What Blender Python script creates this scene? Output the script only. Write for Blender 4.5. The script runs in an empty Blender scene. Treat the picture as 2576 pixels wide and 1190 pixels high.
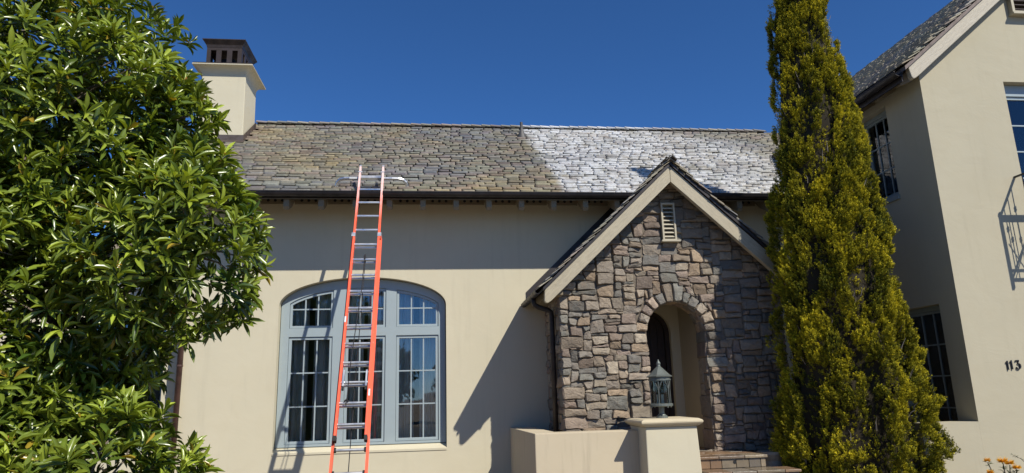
import bpy, bmesh, math, random
from mathutils import Vector, Matrix, noise
from mathutils.geometry import tessellate_polygon
sc = bpy.context.scene
COL = sc.collection
RAD = math.radians
EYE = 1.6            # all coordinates below are written relative to the eye height; EYE lifts them so the ground is z = 0

# ------------------------------------------------------------------ camera
def cam_axes(yaw, pitch, roll):
    f = Vector((math.sin(yaw), math.cos(yaw), 0)); r = Vector((math.cos(yaw), -math.sin(yaw), 0)); u = Vector((0, 0, 1))
    f2 = math.cos(pitch)*f + math.sin(pitch)*u; u2 = -math.sin(pitch)*f + math.cos(pitch)*u
    return math.cos(roll)*r - math.sin(roll)*u2, f2, math.sin(roll)*r + math.cos(roll)*u2
cr_, cf_, cu_ = cam_axes(.117718, .225231, .0276476)
cam_data = bpy.data.cameras.new('camera'); cam = bpy.data.objects.new('camera', cam_data); COL.objects.link(cam)
cam.matrix_world = Matrix(((cr_.x, cu_.x, -cf_.x, 0), (cr_.y, cu_.y, -cf_.y, 0), (cr_.z, cu_.z, -cf_.z, EYE), (0, 0, 0, 1)))
cam_data.sensor_width = 36; cam_data.lens = 36*1731.27/2576; cam_data.clip_start = .05; cam_data.clip_end = 3000
sc.camera = cam
# ------------------------------------------------------------------ sky and sun
SUN = Vector((.70, -1.0, 1.20)).normalized()          # towards the sun
world = bpy.data.worlds.new('World'); sc.world = world; world.use_nodes = True
wn = world.node_tree; sky = wn.nodes.new('ShaderNodeTexSky'); sky.sky_type = 'NISHITA'; sky.sun_disc = False
sky.sun_elevation = math.asin(SUN.z); sky.sun_rotation = math.atan2(SUN.x, SUN.y)
sky.altitude = 0; sky.air_density = .6; sky.dust_density = 0; sky.ozone_density = 10
hsv = wn.nodes.new('ShaderNodeHueSaturation'); hsv.inputs['Saturation'].default_value = 1.08
wn.links.new(sky.outputs[0], hsv.inputs['Color']); wn.links.new(hsv.outputs[0], wn.nodes['Background'].inputs[0]); wn.nodes['Background'].inputs[1].default_value = .132
sun_d = bpy.data.lights.new('sun', 'SUN'); sun_d.energy = 5.0; sun_d.angle = RAD(.53); sun_d.color = (1, .945, .845)
sun = bpy.data.objects.new('sun', sun_d); COL.objects.link(sun); sun.rotation_euler = SUN.to_track_quat('Z', 'Y').to_euler(); sun.location = (10, -14, 20)
vs = sc.view_settings; vs.view_transform = 'Standard'; vs.look = 'None'; vs.exposure = 0.15; vs.gamma = 1; vs.use_curve_mapping = False

# ------------------------------------------------------------------ helpers
def lnk(o):
    COL.objects.link(o); return o
def tag(o, label=None, cat=None, group=None, kind=None):
    if label: o['label'] = label
    if cat: o['category'] = cat
    if group: o['group'] = group
    if kind: o['kind'] = kind
    return o
def thing(name, label, cat, base, group=None):
    o = lnk(bpy.data.objects.new(name, None)); o.empty_display_size = .2
    o.location = (base[0], base[1], base[2] + EYE); tag(o, label, cat, group)
    o['bx'], o['by'], o['bz'] = base
    return o
def root(o):
    while o.parent: o = o.parent
    return o
def base_of(o):
    r = root(o); return Vector((r['bx'], r['by'], r['bz']))

class G:
    """collects faces (eye-relative coordinates); build() links them as ONE mesh object"""
    def __init__(s): s.v = []; s.f = []; s.c = []; s.cur = None
    def add(s, vs, fs):
        n = len(s.v); s.v += [tuple(p) for p in vs]
        for f in fs: s.f.append(tuple(n + i for i in f)); s.c.append(s.cur)
        return s
    def box(s, x0, x1, y0, y1, z0, z1):
        return s.add([(x, y, z) for z in (z0, z1) for y in (y0, y1) for x in (x0, x1)],
                     [(0, 2, 3, 1), (4, 5, 7, 6), (0, 1, 5, 4), (2, 6, 7, 3), (0, 4, 6, 2), (1, 3, 7, 5)])
    def obox(s, c, ax, h):
        c = Vector(c); a, b, d = [Vector(k).normalized()*hh for k, hh in zip(ax, h)]
        return s.add([c + a*i + b*j + d*k for k in (-1, 1) for j in (-1, 1) for i in (-1, 1)],
                     [(0, 2, 3, 1), (4, 5, 7, 6), (0, 1, 5, 4), (2, 6, 7, 3), (0, 4, 6, 2), (1, 3, 7, 5)])
    def prism(s, poly, fn0, fn1):
        """poly: list of 2d points; fn0 / fn1 map a 2d point to the two end faces"""
        n = len(poly); a = [Vector(fn0(*p)) for p in poly]; b = [Vector(fn1(*p)) for p in poly]
        s.add(a + b, [(i, (i+1) % n, n + (i+1) % n, n + i) for i in range(n)])
        tri = tessellate_polygon([[Vector((p[0], p[1], 0)) for p in poly]])
        s.add(a, [tuple(t) for t in tri]); s.add(b, [tuple(reversed(t)) for t in tri])
        return s
    def tube(s, path, r, n=8, cap=True, sq=None):
        path = [Vector(p) for p in path]; rings = []; up = None
        for i, p in enumerate(path):
            t = ((path[min(i+1, len(path)-1)] - path[max(i-1, 0)])).normalized()
            if up is None:
                up = Vector((0, 0, 1)) if abs(t.z) < .9 else Vector((0, 1, 0))
            a = t.cross(up).normalized(); b = a.cross(t).normalized(); up = b
            rr = r[i] if isinstance(r, (list, tuple)) else r
            ring = []
            for k in range(n):
                w = 2*math.pi*(k + .5)/n
                ring.append(p + (a*math.cos(w) + b*math.sin(w))*rr)
            rings.append(ring)
        vs_ = [q for rg in rings for q in rg]; fs = []
        for i in range(len(path)-1):
            for k in range(n): fs.append((i*n+k, i*n+(k+1) % n, (i+1)*n+(k+1) % n, (i+1)*n+k))
        if cap: fs += [tuple(reversed(range(n))), tuple(range((len(path)-1)*n, len(path)*n))]
        return s.add(vs_, fs)
    def lathe(s, c, prof, n=20, axis='z', rot=0):
        c = Vector(c); vs_ = []; fs = []
        for r, h in prof:
            for k in range(n):
                w = 2*math.pi*k/n + rot
                vs_.append(c + Vector((r*math.cos(w), r*math.sin(w), h)))
        for i in range(len(prof)-1):
            for k in range(n): fs.append((i*n+k, i*n+(k+1) % n, (i+1)*n+(k+1) % n, (i+1)*n+k))
        fs += [tuple(reversed(range(n))), tuple(range((len(prof)-1)*n, len(prof)*n))]
        return s.add(vs_, fs)
    def strip(s, A, B):
        n = len(A); return s.add(list(A)+list(B), [(i, i+1, n+i+1, n+i) for i in range(n-1)])
    def build(s, name, mat, parent=None, smooth=False, bevel=0, angle=None, kind=None, fix=True):
        off = base_of(parent) if parent else Vector((0, 0, -EYE))
        me = bpy.data.meshes.new(name); me.from_pydata([tuple(Vector(p) - off) for p in s.v], [], s.f)
        if any(c is not None for c in s.c):
            at = me.color_attributes.new('tint', 'FLOAT_COLOR', 'CORNER'); buf = []
            for f, c in zip(s.f, s.c): buf += list(c if c is not None else (.5, .5, .5, 1))*len(f)
            at.data.foreach_set('color', buf)
        if fix:
            bm = bmesh.new(); bm.from_mesh(me); bmesh.ops.remove_doubles(bm, verts=bm.verts, dist=2e-5); bmesh.ops.recalc_face_normals(bm, faces=bm.faces); bm.to_mesh(me); bm.free()
        if smooth: me.shade_smooth()
        me.materials.append(mat)
        o = lnk(bpy.data.objects.new(name, me))
        if parent: o.parent = parent
        if bevel:
            b = o.modifiers.new('bevel', 'BEVEL'); b.width = bevel; b.segments = 2; b.limit_method = 'ANGLE'; b.angle_limit = RAD(40)
        if kind: o['kind'] = kind
        return o
def copy_piece(name, mesh, parent, M, color=None):
    """a repeat piece that shares mesh data; M in eye-relative coordinates"""
    o = lnk(bpy.data.objects.new(name, mesh)); o.parent = parent
    o.matrix_local = Matrix.Translation(-base_of(parent)) @ M
    if color: o.color = color
    return o
def mesh_of(name, g, mat, smooth=False):
    me = bpy.data.meshes.new(name); me.from_pydata([tuple(p) for p in g.v], [], g.f)
    bm = bmesh.new(); bm.from_mesh(me); bmesh.ops.recalc_face_normals(bm, faces=bm.faces); bm.to_mesh(me); bm.free()
    if smooth: me.shade_smooth()
    me.materials.append(mat); return me

# ------------------------------------------------------------------ materials
ALB = .96            # reflectance level shared by all painted, mineral and plant surfaces
class N:
    def __init__(s, name):
        s.m = bpy.data.materials.new(name); s.m.use_nodes = True; s.t = s.m.node_tree; s.t.nodes.clear()
        s.out = s.t.nodes.new('ShaderNodeOutputMaterial')
    def n(s, typ, **kw):
        nd = s.t.nodes.new('ShaderNode' + typ)
        for k, v in kw.items():
            if k.startswith('i_'):
                key = k[2:]; key = int(key) if key.isdigit() else key.replace('_', ' ')
                s.set(nd, key, v)
            else: setattr(nd, k, v)
        return nd
    def set(s, nd, key, v):
        i = nd.inputs[key]
        if isinstance(v, bpy.types.NodeSocket): s.t.links.new(v, i)
        else: i.default_value = v
    def pos(s): return s.n('NewGeometry').outputs['Position']
    def noise(s, vec, scale, detail=4, rough=.55, dist=0): 
        return s.n('TexNoise', i_Vector=vec, i_Scale=scale, i_Detail=detail, i_Roughness=rough, i_Distortion=dist).outputs['Fac']
    def stretch(s, vec, sx, sy, sz):
        return s.n('VectorMath', operation='MULTIPLY', i_0=vec, i_1=(sx, sy, sz)).outputs[0]
    def ramp(s, fac, stops):
        r = s.n('ValToRGB', i_Fac=fac); e = r.color_ramp.elements
        while len(e) < len(stops): e.new(.5)
        for k, (p, c) in zip(e, stops): k.position = p; k.color = (*c, 1) if len(c) == 3 else c
        return r.outputs['Color']
    def mix(s, fac, a, b, mode='MIX'):
        m = s.n('Mix', data_type='RGBA', blend_type=mode); 
        s.set(m, 0, fac); s.set(m, 6, a if isinstance(a, bpy.types.NodeSocket) else (*a, 1)); s.set(m, 7, b if isinstance(b, bpy.types.NodeSocket) else (*b, 1))
        return m.outputs[2]
    def math(s, op, a, b=0, clamp=False):
        return s.n('Math', operation=op, i_0=a, i_1=b, use_clamp=clamp).outputs[0]
    def rng(s, v, a, b, c=0, d=1): 
        return s.n('MapRange', i_Value=v, i_1=a, i_2=b, i_3=c, i_4=d).outputs[0]
    def bump(s, h, strength, dist, normal=None):
        b = s.n('Bump', i_Height=h, i_Strength=strength, i_Distance=dist)
        if normal: s.set(b, 'Normal', normal)
        return b.outputs[0]
    def pbsdf(s, color, rough=.6, normal=None, metal=0, spec=.5, **kw):
        if not metal or metal < .3: color = s.mix(1.0, color, (ALB, ALB, ALB), 'MULTIPLY')
        p = s.n('BsdfPrincipled'); s.set(p, 'Base Color', color if isinstance(color, bpy.types.NodeSocket) else (*color, 1))
        s.set(p, 'Roughness', rough); s.set(p, 'Metallic', metal); s.set(p, 'Specular IOR Level', spec)
        if normal: s.set(p, 'Normal', normal)
        for k, v in kw.items(): s.set(p, k.replace('_', ' '), v)
        return p.outputs[0]
    def done(s, sh):
        s.t.links.new(sh, s.out.inputs['Surface']); return s.m

def m_stucco(name, col, stain=0.0, rough_amt=1.0):
    k = N(name); p = k.pos()
    big = k.noise(p, .7, 3); mid = k.noise(p, 3.2, 5, .6, .6); fine = k.noise(p, 38, 3)
    c = k.mix(k.rng(big, .3, .7), col, tuple(x*.93 for x in col))
    c = k.mix(k.math('MULTIPLY', k.rng(mid, .45, .75), .25), c, tuple(x*y for x, y in zip(col, (.90, .87, .82))))
    # faint dirt runs, thinner than they are tall
    run = k.noise(k.stretch(p, 5, 5, .45), 1.6, 4, .6)
    c = k.mix(k.math('MULTIPLY', k.rng(run, .55, .8), .16 + stain), c, tuple(x*.52 for x in col))
    trow = k.noise(k.stretch(p, 1, 1, 1.3), 1.7, 5, .55, .5)
    ridg = k.math('ABSOLUTE', k.math('SUBTRACT', k.noise(k.stretch(p, 1.0, 1.0, 1.9), 1.3, 3, .5, 1.2), .5))
    ridg = k.math('MULTIPLY', k.rng(ridg, 0, .035, 1, 0), k.rng(k.noise(p, .9, 2), .50, .68))
    h = k.math('ADD', k.math('MULTIPLY', trow, .55), k.math('ADD', k.math('MULTIPLY', fine, .03), k.math('MULTIPLY', ridg, .022*rough_amt)))
    return k.done(k.pbsdf(c, .88, k.bump(h, .26*rough_amt, .04), spec=.25))
def m_paint(name, col, rough=.45, grain=0.0, axis=None, wear=.1):
    k = N(name); p = k.pos()
    v = k.noise(p, 6, 4)
    c = k.mix(k.math('MULTIPLY', k.rng(v, .4, .75), wear), col, tuple(x*.6 for x in col))
    nrm = k.bump(k.noise(p, 60, 2), .12, .003)
    return k.done(k.pbsdf(c, rough, nrm))
def m_wood_paint(name, col, dirx, dirz):
    """thick paint over rough-sawn timber: grain lines run along (dirx, dirz)"""
    k = N(name); p = k.pos(); sx = k.n('SeparateXYZ', i_0=p)
    along = k.math('ADD', k.math('MULTIPLY', sx.outputs[0], dirx), k.math('MULTIPLY', sx.outputs[2], dirz))
    across = k.math('ADD', k.math('MULTIPLY', sx.outputs[0], -dirz), k.math('MULTIPLY', sx.outputs[2], dirx))
    vec = k.n('CombineXYZ', i_0=k.math('MULTIPLY', along, 1.3), i_1=k.math('MULTIPLY', across, 9.0), i_2=sx.outputs[1]).outputs[0]
    g = k.noise(vec, 4.2, 6, .65, 1.6); kn = k.noise(p, 5, 2)
    c = k.mix(k.math('MULTIPLY', k.rng(g, .42, .62), .45), col, tuple(x*.55 for x in col))
    return k.done(k.pbsdf(c, .6, k.bump(g, .35, .010)))
def m_metal(name, col, rough=.5, metal=.6, var=.35):
    k = N(name); p = k.pos(); v = k.noise(p, 7, 5)
    c = k.mix(k.rng(v, .35, .7), tuple(x*(1+var) for x in col), tuple(x*(1-var) for x in col))
    return k.done(k.pbsdf(c, k.rng(v, .3, .7, rough-.1, rough+.12), k.bump(k.noise(p, 25, 3), .15, .004), metal=metal))
def tint_source(k, individual):
    return k.n('ObjectInfo').outputs['Color'] if individual else k.n('VertexColor', layer_name='tint').outputs['Color']
def m_slate(name, individual, coat):
    k = N(name); p = k.pos(); t = tint_source(k, individual); sx = k.n('SeparateXYZ', i_0=p)
    gr = k.noise(k.stretch(p, 1, .8, .8), 16, 5, .65); bl = k.noise(p, 2.2, 4)
    c = k.mix(k.math('MULTIPLY', k.rng(gr, .35, .75), .7), t, k.mix(.5, t, (.13, .12, .10)))
    # warm lichen / rust patches spread over several slates
    warm = k.rng(k.noise(k.stretch(p, .55, .8, .8), 1.0, 4, .6), .52, .72)
    c = k.mix(k.math('MULTIPLY', k.math('MULTIPLY', warm, k.rng(sx.outputs[1], 11.4, 15.0, .12, .6)), 1), c, (.36, .27, .13))
    c = k.mix(k.math('MULTIPLY', k.rng(bl, .62, .72), .3), c, (.11, .11, .105))
    rough = .78
    if coat:
        # white deposit of the roof treatment: starts at one straight sweep line, dies out further along
        edge = k.math('ADD', sx.outputs[0], k.math('MULTIPLY', k.math('SUBTRACT', k.noise(p, 3.0, 4), .5), .45))
        edge = k.math('SUBTRACT', edge, k.rng(sx.outputs[1], 11.4, 15.3, 2.30, 2.02))
        m = k.rng(edge, -.05, .12)
        fade = k.math('ADD', k.math('SUBTRACT', sx.outputs[0], 6.3), k.rng(sx.outputs[1], 12.2, 15.3, -2.4, 1.3))
        fade = k.rng(k.math('ADD', fade, k.math('MULTIPLY', k.math('SUBTRACT', k.noise(p, 1.6, 3), .5), 2.2)), -.4, 1.3, 1, .18)
        cr = k.rng(k.noise(k.stretch(p, .7, 1, 1), 13, 6, .72), .33, .49)
        pat = k.rng(k.noise(p, 1.9, 4, .6), .28, .55, .25, 1)
        per = k.rng(k.n('SeparateColor', i_0=t).outputs[1], .15, .33, .62, 1.1)
        m = k.math('MULTIPLY', k.math('MULTIPLY', k.math('MULTIPLY', m, fade), k.math('MULTIPLY', cr, pat)), per)
        c = k.mix(k.math('MULTIPLY', m, .93), c, (.68, .69, .70))
    h = k.math('ADD', gr, k.math('MULTIPLY', k.noise(p, 60, 3), .3))
    return k.done(k.pbsdf(c, rough, k.bump(h, .5, .008), spec=.3))
def m_stone(name):
    k = N(name); p = k.pos(); t = tint_source(k, True)
    a = k.noise(p, 9, 6, .62, .8); b = k.noise(k.stretch(p, .6, 1, 1.6), 26, 6, .7, 1.2); d = k.noise(p, 3.5, 3)
    c = k.mix(k.rng(a, .35, .7), t, k.mix(.55, t, (.13, .10, .075)))
    c = k.mix(k.math('MULTIPLY', k.rng(b, .5, .75), .45), c, k.mix(.5, t, (.42, .36, .27)))
    c = k.mix(k.math('MULTIPLY', k.rng(d, .58, .7), .35), c, (.20, .13, .085))
    h = k.math('ADD', k.math('MULTIPLY', a, 1.0), k.math('MULTIPLY', b, .5))
    return k.done(k.pbsdf(c, .85, k.bump(h, .95, .034), spec=.25))
def m_simple(name, col, rough=.7, bump=0, scale=20, var=.2, metal=0, spec=.4):
    k = N(name); p = k.pos(); v = k.noise(p, scale, 4)
    c = k.mix(k.rng(v, .3, .7), tuple(x*(1-var) for x in col), tuple(min(1, x*(1+var)) for x in col))
    nrm = k.bump(v, bump, .01) if bump else None
    return k.done(k.pbsdf(c, rough, nrm, metal=metal, spec=spec))
def m_glass(name, tintc=(.93, .96, .95), ior=1.8):
    k = N(name); p = k.pos()
    nrm = k.bump(k.noise(p, 1.8, 2), .05, .02)
    fr = k.n('Fresnel', i_IOR=ior, i_Normal=nrm).outputs[0]
    tr = k.n('BsdfTransparent', i_Color=(*tintc, 1)).outputs[0]; gl = k.n('BsdfGlossy', i_Color=(.95, .97, 1, 1), i_Roughness=.015, i_Normal=nrm).outputs[0]
    return k.done(k.n('MixShader', i_0=fr, i_1=tr, i_2=gl).outputs[0])
def m_leaf(name, individual, rough=.32, trans=.35, spec=.5):
    k = N(name); t = tint_source(k, individual); p = k.pos()
    v = k.noise(p, 30, 3); c = k.mix(k.math('MULTIPLY', k.rng(v, .4, .7), .3), t, k.mix(.5, t, (.02, .03, .005)))
    b = k.pbsdf(c, rough, k.bump(v, .2, .004), spec=spec)
    tl = k.n('BsdfTranslucent', i_Color=k.mix(1.0, t, (1.5*ALB, 1.45*ALB, .5*ALB), 'MULTIPLY')).outputs[0]
    return k.done(k.n('MixShader', i_0=trans, i_1=b, i_2=tl).outputs[0])
def m_fiber(name):
    k = N(name); p = k.pos(); sx = k.n('SeparateXYZ', i_0=p)
    sc1 = k.noise(k.stretch(p, 6, 1, 1), 3.5, 5, .7); 
    chalk = k.rng(sx.outputs[2], 2.85+EYE, 3.75+EYE)
    chalk = k.math('MULTIPLY', chalk, k.rng(k.noise(p, 9, 4), .25, .6, .55, 1.15))
    c = k.mix(k.math('MULTIPLY', k.rng(sc1, .55, .8), .5), (.95, .12, .050), (.80, .20, .12))
    c = k.mix(k.math('MINIMUM', chalk, .82), c, (.78, .66, .62))
    c = k.mix(k.math('MULTIPLY', k.rng(k.noise(p, 22, 4), .68, .74), .7), c, (.80, .55, .48))
    return k.done(k.pbsdf(c, .5, k.bump(sc1, .1, .003)))

STUCCO = (.595, .545, .400)
MT = dict(
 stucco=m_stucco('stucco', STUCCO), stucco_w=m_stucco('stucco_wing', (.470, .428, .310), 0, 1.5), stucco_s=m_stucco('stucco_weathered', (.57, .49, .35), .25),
 teal=m_paint('blue_grey_paint', (.325, .385, .400), .42), teal_d=m_paint('grey_green_paint', (.22, .265, .265), .45),
 trim=m_paint('beige_trim', (.43, .385, .275), .55), trimL=m_wood_paint('beige_board', (.43, .375, .26), .727, .686), trimR=m_wood_paint('beige_board_falling', (.43, .375, .26), .727, -.686),
 trimW=m_wood_paint('beige_board_steep', (.47, .42, .32), .77, .64), rafter=m_paint('rafter_paint', (.22, .18, .115), .7),
 gutter=m_metal('dark_bronze', (.030, .025, .025), .5, .3), pipe=m_metal('brown_pipe', (.10, .055, .045), .5, .25), black=m_simple('black_rubber', (.012, .012, .012), .6),
 cap=m_metal('chimney_copper', (.055, .041, .035), .5, .5), flash=m_metal('flashing', (.11, .085, .072), .5, .45),
 slate=m_slate('slate', True, True), slate_s=m_slate('slate_mass', False, True), slate_p=m_slate('slate_plain', True, False), slate_ps=m_slate('slate_plain_mass', False, False),
 deck=m_simple('roof_boards', (.20, .165, .115), .8, .2, 8), stone=m_stone('field_stone'), mortar=m_simple('mortar', (.17, .14, .105), .95, .6, 30, .3),
 glass=m_glass('window_glass'), lens=m_glass('lantern_glass', (.84, .90, .86), 1.4),
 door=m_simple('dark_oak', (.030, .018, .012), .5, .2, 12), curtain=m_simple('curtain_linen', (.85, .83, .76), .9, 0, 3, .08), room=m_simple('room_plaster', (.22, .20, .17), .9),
 fiber=m_fiber('orange_fiberglass'), alu=m_metal('aluminium', (.62, .63, .64), .36, .9, .12), rope=m_simple('black_rope', (.02, .02, .022), .8),
 iron=m_simple('wrought_iron', (.020, .019, .022), .5, 0, 10, .2), verdi=m_metal('verdigris', (.135, .15, .135), .5, .4, .25), bulb=m_simple('candle_sleeve', (.45, .43, .36), .4),
 tile=m_simple('terracotta_tile', (.26, .165, .095), .30, .25, 7, .4), lining=m_stucco('stucco_shaded', (.47, .41, .30)), cap_st=m_stucco('cast_stone', (.56, .485, .335), .05),  # lining is the wall stucco with vestibule shade put into its colour
 number=m_simple('number_iron', (.018, .018, .024), .45), bark=m_simple('bark', (.13, .105, .08), .9, .6, 20, .35), soil=m_simple('soil', (.20, .158, .108), .95, .5, 6, .35),
 urn=m_simple('urn_stone', (.33, .28, .21), .8, .3, 15), paving=m_simple('paving', (.30, .265, .215), .85, .2, 5, .15), asphalt=m_simple('asphalt', (.055, .055, .055), .9, .3, 40),
 leaf=m_leaf('glossy_leaf', True, .28, .17), leaf_s=m_leaf('glossy_leaf_mass', False, .28, .17), cyp=m_leaf('cypress_leaf', False, .75, .06, .12), shrub=m_leaf('shrub_leaf', False, .5, .25),
 flower=m_leaf('flower_styles', False, .6, .4), conduit=m_simple('lead_pipe', (.085, .082, .08), .55, 0, 10, .15, .3), grass=m_simple('lawn', (.06, .085, .025), .95, .6, 9, .35),
)
rnd = random.Random(7)

# ------------------------------------------------------------------ ground
GZ = -EYE
g = G(); g.add([(-900, -900, GZ), (900, -900, GZ), (900, 900, GZ), (-900, 900, GZ)], [(0, 1, 2, 3)])
tag(g.build('ground', MT['soil'], fix=False), kind='structure')
g = G(); g.add([(-60, -2.2, GZ+.004), (60, -2.2, GZ+.004), (60, 1.2, GZ+.004), (-60, 1.2, GZ+.004)], [(0, 1, 2, 3)])
tag(g.build('pavement', MT['paving'], fix=False), kind='structure')
g = G(); g.box(2.9, 5.3, 1.2, 8.9, GZ-.1, GZ+.02)
tag(g.build('path', MT['paving']), kind='structure')
g = G(); g.add([(-60, -11, GZ+.004), (60, -11, GZ+.004), (60, -2.35, GZ+.004), (-60, -2.35, GZ+.004)], [(0, 1, 2, 3)])
tag(g.build('road', MT['asphalt'], fix=False), kind='structure')

# ------------------------------------------------------------------ main house
W = 12.3; WT = .32                     # front wall plane and thickness
EY, EZ, SL = 11.47, 3.41, .72          # eave edge and slope of the main roof
RY = 15.33; RZ = EZ + SL*(RY-EY)
XL, XR = -4.4, 8.6
LX = -4.3
def roof_z(y): return EZ + SL*(y-EY) if y <= RY else RZ - SL*(y-RY)
house = thing('cottage_house', 'long cream stucco house with slate roof and arched blue window behind the orange ladder', 'house', (1.8, W, GZ))
# window opening: straight jambs, half-ellipse head
WX0, WX1, WZ0, WZS, WH = -2.655, .235, -.86, 1.60, .50
WC = (WX0+WX1)/2; WHW = (WX1-WX0)/2
def head(x, x0=WX0, x1=WX1, zs=WZS, h=WH):
    u = (x-(x0+x1)/2)/((x1-x0)/2); return zs + h*math.sqrt(max(0, 1-u*u))
def opening(x0, x1, z0, zs, h, n=36):
    pts = [(x0, z0), (x1, z0)]
    for i in range(n+1):
        a = math.pi*i/n; pts.append(((x0+x1)/2 + (x1-x0)/2*math.cos(a), zs + h*math.sin(a)))
    return pts
DC, DHW, DZS = 3.92, .415, 1.03         # entrance door in the porch
hole1 = opening(WX0, WX1, WZ0, WZS, WH); hole2 = opening(DC-DHW, DC+DHW, -.95, DZS, DHW, 20)
def wall_with_holes(g, outer, holes, fn_front, fn_back):
    loops = [outer] + holes
    flat = [p for l in loops for p in l]
    tris = tessellate_polygon([[Vector((p[0], p[1], 0)) for p in l] for l in loops])
    g.add([fn_front(*p) for p in flat], [tuple(t) for t in tris]); g.add([fn_back(*p) for p in flat], [tuple(reversed(t)) for t in tris])
    for l in loops:
        n = len(l); g.add([fn_front(*p) for p in l] + [fn_back(*p) for p in l], [(i, (i+1) % n, n+(i+1) % n, n+i) for i in range(n)])
g = G()
wall_with_holes(g, [(LX, GZ), (XR, GZ), (XR, 3.80), (LX, 3.80)], [hole1, hole2], lambda x, z: (x, W, z), lambda x, z: (x, W+WT, z))
g.build('wall', MT['stucco'], house)
g = G(); g.add([(WX0+.001, W-.012, WZ0-.03), (WX1-.001, W-.012, WZ0-.03), (WX1-.001, W-.012, WZ0+.004), (WX0+.001, W-.012, WZ0+.004), (WX0+.001, W+.20, WZ0-.03), (WX1-.001, W+.20, WZ0-.03), (WX1-.001, W+.20, WZ0+.085), (WX0+.001, W+.20, WZ0+.085)],
    [(0, 1, 2, 3), (3, 2, 6, 7), (4, 7, 6, 5), (0, 4, 5, 1), (0, 3, 7, 4), (1, 5, 6, 2)])
g.build('sill', MT['stucco'], house)
g = G()                                  # gable ends and back wall
gp = [(W+WT, GZ), (18.3, GZ), (18.3, roof_z(18.3)-.25), (RY, RZ-.25), (W+WT, roof_z(W+WT)-.25)]
g.prism(gp, lambda y, z: (LX, y, z), lambda y, z: (LX+.3, y, z))
g.build('gable_wall', MT['stucco'], house)
g = G(); g.box(LX, XR, 18.3, 18.6, GZ, 3.5); g.build('back_wall', MT['stucco'], house)
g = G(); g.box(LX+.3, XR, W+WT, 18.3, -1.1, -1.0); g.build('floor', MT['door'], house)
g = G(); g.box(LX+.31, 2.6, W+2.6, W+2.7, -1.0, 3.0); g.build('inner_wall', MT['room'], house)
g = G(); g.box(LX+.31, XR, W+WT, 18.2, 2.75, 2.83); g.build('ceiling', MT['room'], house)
# roof deck
cs = 1/math.hypot(1, SL); nv = Vector((0, -SL, 1)).normalized(); sv = Vector((0, 1, SL)).normalized()
g = G()
def deck(y0, y1, dz0, dz1):
    return [(y0, roof_z(y0)+dz0), (y1, roof_z(y1)+dz0), (y1, roof_z(y1)+dz1), (y0, roof_z(y0)+dz1)]
dk = [(EY+.04, roof_z(EY+.04)-.05), (RY, RZ-.05), (19.2, roof_z(19.2)-.05), (19.2, roof_z(19.2)-.13), (RY, RZ-.14), (EY+.04, roof_z(EY+.04)-.13)]
g.prism(dk, lambda y, z: (XL+.03, y, z), lambda y, z: (XR, y, z))
roof = g.build('roof', MT['deck'], house)
g = G(); g.prism([(EY-.2+.2, EZ-.36+.30), (RY, RZ-.06), (RY, RZ-.26), (EY+.02, EZ-.24)], lambda y, z: (XL-.03, y, z), lambda y, z: (XL+.028, y, z)); g.build('verge_board', MT['trim'], house)
# slates -------------------------------------------------------------
PAL = [(.285, .265, .205), (.255, .248, .198), (.240, .230, .195), (.305, .270, .195), (.260, .215, .185), (.220, .208, .190), (.265, .262, .205), (.295, .252, .190), (.205, .203, .190), (.275, .250, .205), (.245, .205, .185)]
def slate_tint(r, x=0, y=0):
    c = r.choice(PAL); v = r.uniform(.84, 1.36)
    w = noise.noise(Vector((x*.5, y*.9, 3.3)))
    return (c[0]*v*(1+.25*w), c[1]*v*(1+.12*w), c[2]*v*(1-.18*w), 1)
def slate_shape(r, w, l, t):
    """local: x across, y up the slope (butt at y=0), z normal; rounded corners and a ragged butt edge"""
    hw = w/2-.007; q = min(.03, hw*.3)
    xs = [-hw, -hw+q*.35, -hw+q*1.2, r.uniform(-.02, .02), hw-q*1.2, hw-q*.35, hw]
    bt = [r.uniform(.022, .034), r.uniform(.007, .013)] + [r.uniform(-.005, .005) for _ in range(3)] + [r.uniform(.007, .013), r.uniform(.022, .034)]
    n = len(xs)
    top = [(x*.985, b+.005, t + r.uniform(-.003, .003)) for x, b in zip(xs, bt)]; bot = [(x, b, 0) for x, b in zip(xs, bt)]
    V = bot + top + [(-hw, l, 0), (hw, l, 0), (-hw, l, t*.7), (hw, l, t*.7)]
    F = [(i, i+1, n+1+i, n+i) for i in range(n-1)] + [tuple(range(n, 2*n)) + (2*n+3, 2*n+2), (0, n, 2*n+2, 2*n), (n-1, 2*n+1, 2*n+3, 2*n-1), (2*n, 2*n+2, 2*n+3, 2*n+1)]
    return V, F
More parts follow.
